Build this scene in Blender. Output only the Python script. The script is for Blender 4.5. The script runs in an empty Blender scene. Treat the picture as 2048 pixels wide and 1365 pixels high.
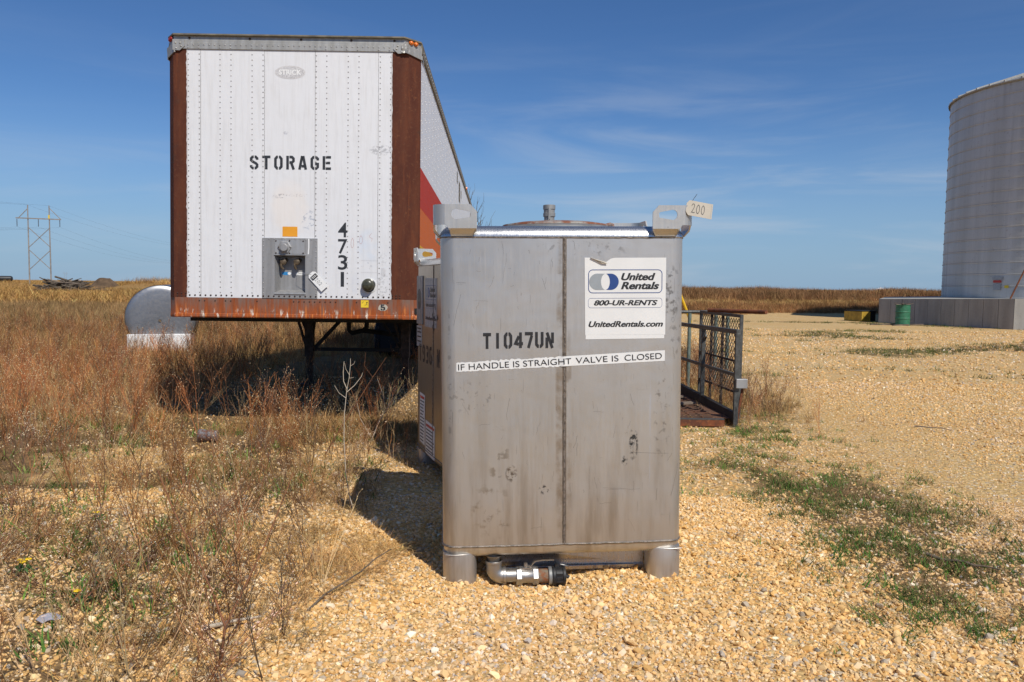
import bpy, bmesh, math, random
import numpy as np
from mathutils import Vector, Matrix, Euler

random.seed(7)
RNG = np.random.default_rng(11)
R = math.radians
scene = bpy.context.scene
COL = scene.collection

# ---------------------------------------------------------------- camera
EYE = 1.5
cam_d = bpy.data.cameras.new("camera")
cam_d.sensor_width = 36.0
cam_d.lens = 28.0
cam_d.clip_start = 0.05
cam_d.clip_end = 9000
cam = bpy.data.objects.new("camera", cam_d)
COL.objects.link(cam)
cam.matrix_world = (Matrix.Translation((0, 0, EYE)) @ Matrix.Rotation(R(90 - 3.97), 4, 'X')
                    @ Matrix.Rotation(R(0.72), 4, 'Z'))
scene.camera = cam

# ---------------------------------------------------------------- light
SUN = Vector((0.79, -1.42, 1.85)).normalized()
sun_d = bpy.data.lights.new("sun", 'SUN')
sun_d.energy = 4.2
sun_d.angle = R(0.53)
sun_d.color = (1.0, 0.955, 0.88)
sun = bpy.data.objects.new("sun", sun_d)
sun.rotation_mode = 'QUATERNION'
sun.rotation_quaternion = SUN.to_track_quat('Z', 'Y')
sun.location = (20, -30, 40)
COL.objects.link(sun)

world = bpy.data.worlds.new("World")
scene.world = world
world.use_nodes = True
wt = world.node_tree
wt.nodes.clear()
W = wt.nodes.new
wo = W('ShaderNodeOutputWorld')
bg = W('ShaderNodeBackground')
bg.inputs[1].default_value = 0.082
sky = W('ShaderNodeTexSky')
sky.sky_type = 'NISHITA'
sky.sun_disc = False
sky.sun_elevation = math.asin(SUN.z)
sky.sun_rotation = math.atan2(SUN.x, SUN.y)
sky.altitude = 300
sky.air_density = 0.85
sky.dust_density = 0.35
sky.ozone_density = 2.2
hs = W('ShaderNodeHueSaturation')
hs.inputs['Saturation'].default_value = 1.16
hs.inputs['Hue'].default_value = 0.502
wt.links.new(sky.outputs[0], hs.inputs['Color'])


def cloud_layer(rot, scl, nscale, lo, hi, amt, warp=0.4, seed=0.0):
    tc = W('ShaderNodeTexCoord')
    mp = W('ShaderNodeMapping')
    mp.inputs['Rotation'].default_value = rot
    mp.inputs['Scale'].default_value = scl
    mp.inputs['Location'].default_value = (seed, seed * .7, seed * .3)
    wt.links.new(tc.outputs['Generated'], mp.inputs[0])
    n = W('ShaderNodeTexNoise')
    n.inputs['Scale'].default_value = nscale
    n.inputs['Detail'].default_value = 7
    n.inputs['Roughness'].default_value = 0.55
    n.inputs['Distortion'].default_value = warp
    wt.links.new(mp.outputs[0], n.inputs['Vector'])
    mr = W('ShaderNodeMapRange')
    mr.interpolation_type = 'SMOOTHSTEP'
    mr.inputs[1].default_value = lo
    mr.inputs[2].default_value = hi
    mr.inputs[4].default_value = amt
    wt.links.new(n.outputs[0], mr.inputs[0])
    return mr.outputs[0]


# thin cirrus in long low streaks
c1 = cloud_layer((R(2), R(-7), 0), (1.0, 1.0, 9.0), 2.3, 0.43, 0.74, 0.55, 0.6, 3.1)
c2 = cloud_layer((R(-3), R(9), R(20)), (1.2, 1.2, 6.0), 1.5, 0.52, 0.85, 0.04, 0.9, 8.4)
tc = W('ShaderNodeTexCoord')
sx = W('ShaderNodeSeparateXYZ')
wt.links.new(tc.outputs['Generated'], sx.inputs[0])
low = W('ShaderNodeMapRange')
low.interpolation_type = 'SMOOTHSTEP'
low.inputs[1].default_value = 0.30
low.inputs[2].default_value = 0.08
low.inputs[3].default_value = 0.06
low.inputs[4].default_value = 1.0
wt.links.new(sx.outputs[2], low.inputs[0])
rgt = W('ShaderNodeMapRange')
rgt.interpolation_type = 'SMOOTHSTEP'
rgt.inputs[1].default_value = -0.35
rgt.inputs[2].default_value = 0.12
rgt.inputs[3].default_value = 0.35
rgt.inputs[4].default_value = 1.0
wt.links.new(sx.outputs[0], rgt.inputs[0])
m1 = W('ShaderNodeMath'); m1.operation = 'MULTIPLY'
wt.links.new(c1, m1.inputs[0]); wt.links.new(low.outputs[0], m1.inputs[1])
m2 = W('ShaderNodeMath'); m2.operation = 'MULTIPLY'
wt.links.new(m1.outputs[0], m2.inputs[0]); wt.links.new(rgt.outputs[0], m2.inputs[1])
m3 = W('ShaderNodeMath'); m3.operation = 'ADD'; m3.use_clamp = True
wt.links.new(m2.outputs[0], m3.inputs[0]); wt.links.new(c2, m3.inputs[1])
mx = W('ShaderNodeMix'); mx.data_type = 'RGBA'
wt.links.new(m3.outputs[0], mx.inputs[0])
tn = W('ShaderNodeMix'); tn.data_type = 'RGBA'; tn.blend_type = 'MULTIPLY'
tn.inputs[0].default_value = 1.0
wt.links.new(hs.outputs[0], tn.inputs[6])
tn.inputs[7].default_value = (.82, .98, 1.16, 1)
tz = W('ShaderNodeTexCoord'); sz = W('ShaderNodeSeparateXYZ')
wt.links.new(tz.outputs['Generated'], sz.inputs[0])
hzr = W('ShaderNodeMapRange'); hzr.interpolation_type = 'SMOOTHSTEP'
for i_, v_ in zip((1, 2, 3, 4), (0.22, -0.02, 0.0, 0.85)): hzr.inputs[i_].default_value = v_
wt.links.new(sz.outputs[2], hzr.inputs[0])
hm = W('ShaderNodeMix'); hm.data_type = 'RGBA'
wt.links.new(hzr.outputs[0], hm.inputs[0])
wt.links.new(tn.outputs[2], hm.inputs[6])
hm.inputs[7].default_value = (3.0, 4.75, 7.0, 1)
wt.links.new(hm.outputs[2], mx.inputs[6])
mx.inputs[7].default_value = (6.6, 7.2, 8.0, 1)
wt.links.new(mx.outputs[2], bg.inputs[0])
wt.links.new(bg.outputs[0], wo.inputs[0])

vs = scene.view_settings
vs.view_transform = 'Standard'
vs.look = 'None'
vs.exposure = 0.0
vs.gamma = 1.0
vs.use_curve_mapping = False
scene.cycles.max_bounces = 6
scene.cycles.transparent_max_bounces = 8
scene.cycles.use_denoising = True

# ---------------------------------------------------------------- materials
MATS = {}


class NT:
    """small wrapper for building a node tree"""
    def __init__(s, name):
        m = bpy.data.materials.new(name)
        m.use_nodes = True
        s.m = m
        s.t = m.node_tree
        s.b = s.t.nodes['Principled BSDF']
        s.tc = s.t.nodes.new('ShaderNodeTexCoord')
        MATS[name] = m

    def n(s, typ, **kw):
        nd = s.t.nodes.new(typ)
        for k, v in kw.items():
            setattr(nd, k, v)
        return nd

    def l(s, a, b):
        s.t.links.new(a, b)

    def coords(s, scale=(1, 1, 1), rot=(0, 0, 0), loc=(0, 0, 0), out='Object'):
        mp = s.n('ShaderNodeMapping')
        mp.inputs['Scale'].default_value = scale
        mp.inputs['Rotation'].default_value = rot
        mp.inputs['Location'].default_value = loc
        s.l(s.tc.outputs[out], mp.inputs[0])
        return mp.outputs[0]

    def noise(s, scale, detail=4, rough=.55, vec=None, dist=0.0):
        nd = s.n('ShaderNodeTexNoise')
        nd.inputs['Scale'].default_value = scale
        nd.inputs['Detail'].default_value = detail
        nd.inputs['Roughness'].default_value = rough
        nd.inputs['Distortion'].default_value = dist
        s.l(vec if vec is not None else s.tc.outputs['Object'], nd.inputs['Vector'])
        return nd.outputs[0]

    def rng(s, x, a, b, c=0.0, d=1.0, smooth=True):
        nd = s.n('ShaderNodeMapRange')
        if smooth:
            nd.interpolation_type = 'SMOOTHSTEP'
        for i, v in zip((1, 2, 3, 4), (a, b, c, d)):
            nd.inputs[i].default_value = v
        s.l(x, nd.inputs[0])
        return nd.outputs[0]

    def math(s, op, a, b=None, clamp=False):
        nd = s.n('ShaderNodeMath', operation=op)
        nd.use_clamp = clamp
        for i, v in enumerate((a, b)):
            if v is None:
                continue
            if isinstance(v, (int, float)):
                nd.inputs[i].default_value = v
            else:
                s.l(v, nd.inputs[i])
        return nd.outputs[0]

    def mix(s, f, a, b, blend='MIX'):
        nd = s.n('ShaderNodeMix', data_type='RGBA', blend_type=blend)
        for idx, v in ((0, f), (6, a), (7, b)):
            if isinstance(v, (int, float)):
                nd.inputs[idx].default_value = v
            elif isinstance(v, (tuple, list)):
                nd.inputs[idx].default_value = (*v[:3], 1)
            else:
                s.l(v, nd.inputs[idx])
        return nd.outputs[2]

    def bump(s, h, strength=.3, dist=.01):
        nd = s.n('ShaderNodeBump')
        nd.inputs['Strength'].default_value = strength
        nd.inputs['Distance'].default_value = dist
        s.l(h, nd.inputs['Height'])
        s.l(nd.outputs[0], s.b.inputs['Normal'])

    def set(s, **kw):
        for k, v in kw.items():
            k = k.replace('_', ' ')
            if isinstance(v, (int, float)):
                s.b.inputs[k].default_value = v
            elif isinstance(v, (tuple, list)):
                s.b.inputs[k].default_value = (*v[:3], 1)
            else:
                s.l(v, s.b.inputs[k])
        return s.m

    def spot(s, cx, cz, rx, rz, soft=.5):
        """1 inside an ellipse in the object's x-z plane"""
        sp = s.n('ShaderNodeSeparateXYZ')
        s.l(s.tc.outputs['Object'], sp.inputs[0])
        dx = s.math('DIVIDE', s.math('SUBTRACT', sp.outputs[0], cx), rx)
        dz = s.math('DIVIDE', s.math('SUBTRACT', sp.outputs[2], cz), rz)
        d = s.math('ADD', s.math('MULTIPLY', dx, dx), s.math('MULTIPLY', dz, dz))
        return s.rng(d, 1.0, 1.0 - soft)


def plain(name, col, rough=.6, metal=0.0, var=.15, scale=6.0, spec=.5, bump=0.0):
    k = NT(name)
    f = k.noise(scale, 5)
    a = tuple(c * (1 - var) for c in col)
    b = tuple(min(1, c * (1 + var)) for c in col)
    k.set(Base_Color=k.mix(k.rng(f, .3, .7), a, b), Roughness=rough, Metallic=metal)
    k.b.inputs['Specular IOR Level'].default_value = spec
    if bump:
        k.bump(k.noise(scale * 6, 5), bump, .01)
    return k.m


def vcol(name, rough=.8, spec=.2, transl=0.0):
    k = NT(name)
    at = k.n('ShaderNodeAttribute', attribute_name='Col')
    k.set(Base_Color=at.outputs['Color'], Roughness=rough)
    k.b.inputs['Specular IOR Level'].default_value = spec
    return k.m


# white painted aluminium of the trailer
def white_paint(name, base=(.73, .73, .735), marks=()):
    k = NT(name)
    st = k.noise(3.2, 5, .6, k.coords((9, 9, .7)))
    fine = k.noise(60, 3, .6)
    c = k.mix(k.rng(st, .42, .75, 0, .55), base, (.60, .59, .58))
    c = k.mix(k.rng(fine, .66, .8, 0, .45), c, (.5, .49, .46))
    for (cx, cz, rx, rz, sc, lo, hi, amt, col) in marks:
        m = k.spot(cx, cz, rx, rz, .7)
        nn = k.noise(sc, 6, .62)
        c = k.mix(k.math('MULTIPLY', m, k.rng(nn, lo, hi, 0, amt)), c, col)
    k.set(Base_Color=c, Roughness=k.rng(st, .3, .8, .38, .55))
    k.bump(k.noise(2.6, 3), .22, .03)
    return k.m


TRAILER_MARKS = [
    (-.06, 2.25, .22, .33, 2.5, .30, .55, .5, (.80, .72, .64)),      # cream residue of old lettering
    (-.16, 2.37, .10, .03, 40, .50, .60, .8, (.40, .38, .38)),
    (.03, 2.38, .14, .02, 60, .50, .58, .5, (.50, .46, .45)),
    (.13, 2.13, .085, .13, 30, .52, .62, .85, (.38, .41, .47)),      # scribbled mark
    (.86, 2.84, .14, .06, 34, .44, .58, .9, (.42, .42, .43)),        # scuff by the post
    (.73, 1.88, .13, .20, 3.5, .42, .62, .35, (.55, .66, .80)),      # ghost of a blue sticker
    (.60, 1.50, .05, .13, 3, .30, .60, .55, (.58, .62, .70)),
    (.88, 1.50, .06, .16, 28, .50, .60, .8, (.42, .42, .42)),
    (.88, 1.75, .05, .09, 45, .48, .60, .6, (.55, .54, .53)),
    (.72, 1.68, .09, .05, 30, .55, .63, .7, (.42, .44, .48)),
    (.30, 1.75, .04, .4, 25, .60, .68, .6, (.45, .43, .42)),
    (-.10, 3.0, .03, .02, 30, .45, .60, .8, (.45, .45, .48)),
]
white_paint('trailer_white', marks=TRAILER_MARKS)
white_paint('side_white', base=(.80, .80, .80))


def stripe_mat(name, col):
    k = NT(name)
    st = k.noise(2.5, 5, .6, k.coords((1, 3, .5)))
    k.set(Base_Color=k.mix(k.rng(st, .35, .75, 0, .3), col, tuple(min(1, c * .8 + .05) for c in col)), Roughness=.7)
    k.b.inputs['Specular IOR Level'].default_value = .25
    return k.m


stripe_mat('stripe_red', (.48, .040, .018))
stripe_mat('stripe_orange', (.62, .14, .025))
stripe_mat('stripe_yellow', (.66, .36, .03))


def rust_post():
    k = NT('post_rust')
    a = k.noise(2.2, 6, .65, k.coords((3, 3, .8)))
    b = k.noise(26, 6, .7)
    c = k.noise(90, 3, .6)
    col = k.mix(k.rng(a, .35, .7), (.078, .022, .012), (.125, .038, .017))
    col = k.mix(k.rng(b, .45, .75, 0, .7), col, (.095, .04, .024))
    col = k.mix(k.rng(b, .56, .72, 0, .6), col, (.21, .068, .022))
    col = k.mix(k.rng(k.noise(5.5, 6, .7, k.coords((3, 3, .35), loc=(2, 0, 5))), .54, .70, 0, .6), col, (.17, .05, .018))
    col = k.mix(k.rng(k.noise(3.1, 5, .65), .58, .70, 0, .55), col, (.055, .03, .022))
    col = k.mix(k.rng(c, .70, .74, 0, .6), col, (.38, .32, .27))
    k.set(Base_Color=col, Roughness=.82)
    k.b.inputs['Specular IOR Level'].default_value = .25
    k.bump(b, .4, .006)


rust_post()


def rust_rail():
    k = NT('rail_rust')
    v = k.noise(7.0, 6, .65, k.coords((2.0, 1, .22)))
    v2 = k.noise(17.0, 6, .65, k.coords((2.0, 1, .18), loc=(3, 0, 1)))
    b = k.noise(22, 6, .7)
    sp = k.n('ShaderNodeSeparateXYZ')
    k.l(k.tc.outputs['Object'], sp.inputs[0])
    lowz = k.rng(sp.outputs[2], 1.34, 1.17)
    col = k.mix(k.rng(v, .40, .62), (.20, .125, .095), (.24, .062, .018))
    col = k.mix(k.math('MULTIPLY', lowz, k.rng(v2, .38, .55)), col, (.34, .075, .014))
    col = k.mix(k.math('MULTIPLY', k.rng(v2, .56, .66), k.rng(sp.outputs[2], 1.32, 1.2)), col, (.60, .20, .05))
    col = k.mix(k.math('MULTIPLY', k.rng(k.noise(11, 6, .7, k.coords((1.6, 1, .4), loc=(7, 0, 0))), .55, .63),
                       k.rng(sp.outputs[2], 1.25, 1.19)), col, (.68, .60, .50))
    col = k.mix(k.rng(b, .55, .75, 0, .55), col, (.10, .045, .03))
    k.set(Base_Color=col, Roughness=.78)
    k.b.inputs['Specular IOR Level'].default_value = .3
    k.bump(b, .35, .006)


rust_rail()


def galv(name, a, b, metal=.55, rough=.5, streak=(6, 6, .5), sc=3.0):
    k = NT(name)
    v = k.noise(sc, 6, .62, k.coords(streak))
    f = k.noise(sc * 9, 4)
    col = k.mix(k.rng(v, .32, .7), a, b)
    col = k.mix(k.rng(f, .4, .8, 0, .35), col, tuple(c * .75 for c in a))
    k.set(Base_Color=col, Metallic=metal, Roughness=k.rng(f, .3, .8, rough - .06, rough + .1))
    return k.m


galv('rail_aluminium', (.34, .33, .30), (.46, .45, .42), .45, .5)
galv('box_steel', (.27, .265, .26), (.36, .355, .35), .35, .55)
galv('plate_steel', (.34, .34, .335), (.42, .42, .42), .4, .5)
galv('dish_aluminium', (.30, .30, .305), (.36, .36, .37), .85, .42, (1, 1, 1), 2.0)
galv('gate_steel', (.07, .072, .07), (.125, .127, .12), .4, .55, (3, 3, 3), 8)
plain('roof_edge', (.16, .14, .10), .7, 0, .3, 12)
plain('dark_steel', (.022, .020, .019), .7, .2, .4, 9)
plain('bracket_rust', (.05, .035, .028), .85, 0, .5, 14)
plain('tyre_rubber', (.020, .020, .021), .85, 0, .25, 20)
plain('lens_amber', (.75, .18, .02), .25, 0, .15, 30)
plain('lens_red', (.35, .02, .01), .35, 0, .2, 30)
plain('bronze_valve', (.15, .11, .07), .55, .4, .45, 40)
plain('rivet_grey', (.36, .35, .34), .55, .3, .4, 60)
plain('rivet_rust', (.045, .025, .018), .8, 0, .4, 60)
plain('ink_black', (.024, .027, .032), .55, 0, .35, 40)
plain('ink_dark', (.020, .020, .022), .5, 0, .25, 50)
plain('ink_blue', (.02, .06, .22), .5, 0, .05, 20)
plain('ink_grey', (.30, .33, .35), .5, 0, .05, 20)
plain('ink_red', (.45, .20, .19), .6, 0, .1, 20)
plain('ink_faint', (.60, .58, .57), .6, 0, .12, 90)
plain('oval_grey', (.54, .53, .53), .55, 0, .25, 70)
plain('paper_white', (.80, .80, .78), .6, 0, .03, 8)
plain('paper_shaded', (.47, .42, .34), .7, 0, .05, 12)  # cream paper darkened so the lot tag's backlit shade sits in its colour
plain('sticker_white', (.74, .74, .72), .42, 0, .03, 5)
plain('sticker_dirty', (.36, .36, .36), .5, 0, .15, 18)
plain('sticker_blue', (.03, .22, .50), .4, 0, .05, 20)
plain('sticker_orange', (.78, .33, .02), .45, 0, .05, 8)
plain('sticker_yellow', (.78, .55, .03), .5, 0, .1, 14)
plain('cap_black', (.016, .016, .017), .55, 0, .3, 30)
plain('concrete', (.25, .245, .225), .9, 0, .18, 3)
plain('drum_green', (.035, .16, .085), .5, 0, .15, 8)
plain('crate_yellow', (.42, .27, .03), .6, 0, .25, 6)
plain('pole_yellow', (.72, .42, .01), .5, 0, .1, 8)
plain('black_paint', (.018, .018, .02), .5, 0, .2, 1)
plain('white_metal', (.80, .80, .79), .45, 0, .06, 4)
plain('wood_pole', (.27, .245, .22), .9, 0, .2, 1.5)
plain('wire_dark', (.10, .10, .11), .6, .3, .1, 1)
plain('dead_wood', (.15, .115, .085), .95, 0, .55, 2.2)
plain('bark', (.11, .085, .06), .95, 0, .35, 5)
plain('stalk_white', (.50, .42, .32), .8, 0, .15, 14)
plain('stem_red', (.19, .075, .03), .75, 0, .35, 20)
plain('leaf_green', (.055, .115, .025), .6, 0, .35, 18)
plain('flower_yellow', (.85, .55, .01), .6, 0, .1, 30)
plain('lid_grey', (.28, .28, .27), .55, .5, .2, 9)
plain('cord_dark', (.03, .03, .03), .6, 0, .1, 20)
plain('dirt_brown', (.12, .075, .04), .95, 0, .35, 1.2)
plain('signage_red', (.5, .05, .04), .5, 0, .1, 6)


def rust_simple(name, a, b, c, sc=9):
    k = NT(name)
    n1 = k.noise(sc, 6, .65)
    n2 = k.noise(sc * 5, 5, .65)
    col = k.mix(k.rng(n1, .38, .62), a, b)
    col = k.mix(k.rng(n2, .55, .7), col, c)
    k.set(Base_Color=col, Roughness=.85)
    k.bump(n2, .3, .004)


rust_simple('rust_orange', (.20, .060, .02), (.10, .035, .018), (.28, .11, .04))
rust_simple('rust_lid', (.20, .07, .035), (.30, .28, .25), (.13, .045, .025), 14)
rust_simple('rust_floor', (.15, .062, .03), (.09, .05, .03), (.26, .14, .07), 6)
rust_simple('rust_nipple', (.22, .075, .025), (.20, .17, .12), (.11, .04, .02), 30)
rust_simple('rust_can', (.14, .055, .03), (.20, .20, .21), (.07, .04, .03), 26)


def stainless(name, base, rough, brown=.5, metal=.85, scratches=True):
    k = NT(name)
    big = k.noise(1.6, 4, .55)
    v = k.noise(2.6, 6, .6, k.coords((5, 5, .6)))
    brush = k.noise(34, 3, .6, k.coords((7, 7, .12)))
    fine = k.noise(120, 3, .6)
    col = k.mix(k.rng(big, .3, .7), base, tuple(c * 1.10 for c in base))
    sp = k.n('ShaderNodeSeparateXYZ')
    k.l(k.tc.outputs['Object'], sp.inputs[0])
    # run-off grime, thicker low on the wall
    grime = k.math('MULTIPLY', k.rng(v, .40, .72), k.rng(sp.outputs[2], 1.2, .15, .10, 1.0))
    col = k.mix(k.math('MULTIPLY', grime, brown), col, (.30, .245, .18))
    spots = k.noise(42, 5, .62)
    col = k.mix(k.rng(spots, .70, .76, 0, .75), col, (.16, .13, .10))
    for rot, lo in ((R(24), .715), (R(-31), .725), (R(68), .72), (R(95), .715)):
        sc = k.noise(9, 2, .5, k.coords((20, 20, .7), (0, rot, 0), (rot, 0, rot)))
        col = k.mix(k.rng(sc, lo, lo + .03, 0, .55), col, (.27, .25, .23))
    for (cx, cz, rx, rz, nsc, lo, hi, amt, c2) in (
            (.355, .70, .028, .10, 38, .46, .56, .95, (.05, .055, .06)),
            (.31, .615, .02, .03, 40, .46, .56, .9, (.06, .06, .06)),
            (-.10, .475, .035, .03, 45, .50, .58, .9, (.08, .08, .08)),
            (-.27, .56, .035, .05, 42, .46, .58, .85, (.15, .12, .09)),
            (-.37, .37, .12, .17, 16, .52, .66, .6, (.23, .17, .10)),
            (-.46, .95, .14, .10, 30, .54, .64, .5, (.22, .21, .20)),
            (.50, .85, .05, .3, 24, .54, .66, .6, (.17, .15, .13)),
            (.57, 1.3, .05, .2, 30, .52, .64, .55, (.22, .21, .20)),
            (-.21, 1.43, .1, .08, 5, .5, .7, .3, (.66, .66, .68)),
            (.545, 1.47, .055, .16, 22, .50, .60, .8, (.20, .19, .18)),
            (-.575, 1.0, .010, .5, 30, .50, .62, .4, (.20, .18, .15)),
            (.10, 1.69, .28, .05, 26, .54, .64, .55, (.22, .20, .18)),
            (-.33, .62, .06, .22, 13, .55, .62, .6, (.25, .21, .16)),
            (-.02, .9, .03, 1.0, 8, .40, .65, .65, (.27, .19, .11)),
            (.02, .7, .025, .7, 8, .45, .65, .5, (.27, .19, .11)),
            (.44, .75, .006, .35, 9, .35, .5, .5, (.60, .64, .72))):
        m = k.spot(cx, cz, rx, rz, .75)
        nn = k.noise(nsc, 5, .6)
        col = k.mix(k.math('MULTIPLY', m, k.rng(nn, lo, hi, 0, amt)), col, c2)
    k.set(Base_Color=col, Metallic=metal,
          Roughness=k.math('ADD', k.rng(brush, .3, .7, rough - .05, rough + .06), k.rng(fine, .5, .8, 0, .06)))
    k.bump(k.math('ADD', k.noise(3.0, 3), k.math('MULTIPLY', brush, .02)), .22, .03)
    return k.m


stainless('stainless', (.565, .555, .535), .40, .6, .84)
stainless('stainless_dirty_shaded', (.36, .31, .245), .36, .8, .92)  # second tote: brown grime plus the wall's shade put into the base colour
stainless('stainless_rim', (.58, .575, .56), .30, .2, .92)
stainless('stainless_lug', (.56, .545, .51), .42, .5)
stainless('stainless_foot', (.52, .50, .47), .46, .7)
stainless('stainless_fitting', (.40, .385, .36), .40, .2, .9)
plain('weld', (.26, .225, .19), .42, .75, .4, 60, bump=.5)
plain('weld_scratch', (.16, .14, .12), .5, .5, .4, 40)
plain('weld_dark', (.17, .13, .095), .55, .5, .4, 40, bump=.5)


def silo_mat():
    k = NT('silo_steel')
    v = k.noise(.55, 6, .6, k.coords((2.6, 2.6, .12)))
    v2 = k.noise(1.6, 5, .6, k.coords((3, 3, .18), loc=(5, 2, 0)))
    col = k.mix(k.rng(v, .34, .68), (.50, .485, .45), (.62, .60, .565))
    col = k.mix(k.rng(v2, .50, .78, 0, .45), col, (.34, .325, .30))
    col = k.mix(k.rng(k.noise(7, 5), .62, .72, 0, .3), col, (.22, .15, .10))
    k.set(Base_Color=col, Metallic=.35, Roughness=.5)
    k.bump(k.noise(1.2, 2), .15, .1)


silo_mat()


def concrete_wall():
    k = NT('concrete_wall')
    v = k.noise(1.2, 6, .62, k.coords((3, 3, .4)))
    f = k.noise(14, 5)
    col = k.mix(k.rng(v, .3, .7), (.29, .28, .255), (.38, .37, .335))
    col = k.mix(k.rng(f, .5, .8, 0, .4), col, (.20, .195, .18))
    k.set(Base_Color=col, Roughness=.9)
    k.bump(f, .2, .01)


concrete_wall()


def ground_mat():
    k = NT('ground_soil')
    at = k.n('ShaderNodeAttribute', attribute_name='veg')
    veg = at.outputs['Fac']
    att = k.n('ShaderNodeAttribute', attribute_name='tone')
    tone = att.outputs['Fac']
    # gravel: one colour per stone, dark gaps
    ve = k.n('ShaderNodeTexVoronoi')
    ve.inputs['Scale'].default_value = 34
    ve.inputs['Randomness'].default_value = 1.0
    wv = k.n('ShaderNodeVectorMath', operation='ADD')
    ns = k.n('ShaderNodeTexNoise')
    ns.inputs['Scale'].default_value = 40
    k.l(k.tc.outputs['Object'], ns.inputs['Vector'])
    sc = k.n('ShaderNodeVectorMath', operation='SCALE')
    sc.inputs['Scale'].default_value = .02
    k.l(ns.outputs['Color'], sc.inputs[0])
    k.l(k.tc.outputs['Object'], wv.inputs[0])
    k.l(sc.outputs[0], wv.inputs[1])
    k.l(wv.outputs[0], ve.inputs['Vector'])
    sep = k.n('ShaderNodeSeparateColor')
    k.l(ve.outputs['Color'], sep.inputs[0])
    ramp = k.n('ShaderNodeValToRGB')
    ramp.color_ramp.interpolation = 'LINEAR'
    e = ramp.color_ramp.elements
    e[0].position = 0; e[0].color = (.44, .34, .22, 1)
    e[1].position = 1; e[1].color = (.74, .60, .40, 1)
    for p, c in ((.18, (.56, .37, .155, 1)), (.4, (.64, .43, .18, 1)), (.62, (.68, .48, .22, 1)), (.8, (.62, .40, .15, 1)), (.9, (.66, .55, .38, 1))):
        el = e.new(p); el.color = c
    k.l(sep.outputs[0], ramp.inputs[0])
    big = k.noise(.55, 5, .6)
    grav = k.mix(k.rng(big, .38, .66, 0, .55), ramp.outputs[0], (.60, .37, .15))
    gaps = k.rng(ve.outputs['Distance'], .35, .75)
    grav = k.mix(k.math('MULTIPLY', gaps, .45), grav, (.32, .20, .08))
    grav = k.mix(k.rng(k.noise(9, 6, .7), .52, .68, 0, .45), grav, (.40, .25, .10))
    # dry litter and earth
    l1 = k.noise(1.3, 6, .65)
    l2 = k.noise(26, 6, .7)
    lit = k.mix(k.rng(l1, .35, .65), (.22, .135, .06), (.33, .215, .10))
    lit = k.mix(k.rng(l2, .42, .62, 0, .75), lit, (.12, .075, .04))
    lit = k.mix(k.rng(tone, .4, .9), lit, (.34, .20, .075))
    lit = k.mix(k.rng(k.noise(.16, 4), .52, .66, 0, .5), lit, (.15, .15, .055))
    edge = k.math('ADD', veg, k.math('MULTIPLY', k.math('SUBTRACT', k.noise(3.0, 7, .72), .5), 1.1))
    f = k.rng(edge, .38, .62)
    k.set(Base_Color=k.mix(f, grav, lit), Roughness=.95)
    k.b.inputs['Specular IOR Level'].default_value = .1
    h = k.math('ADD', k.math('MULTIPLY', ve.outputs['Distance'], -1.0), k.math('MULTIPLY', l2, .8))
    k.bump(h, .7, .02)


ground_mat()
vcol('stone', .9, .15)
vcol('plant', .75, .15)

# ---------------------------------------------------------------- helpers


def tag(o, label=None, cat=None, group=None, kind=None):
    if label: o['label'] = label
    if cat: o['category'] = cat
    if group: o['group'] = group
    if kind: o['kind'] = kind
    return o


def empty(name, loc=(0, 0, 0), rot=(0, 0, 0)):
    o = bpy.data.objects.new(name, None)
    o.location = loc
    o.rotation_euler = rot
    o.empty_display_size = .2
    COL.objects.link(o)
    return o


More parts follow.
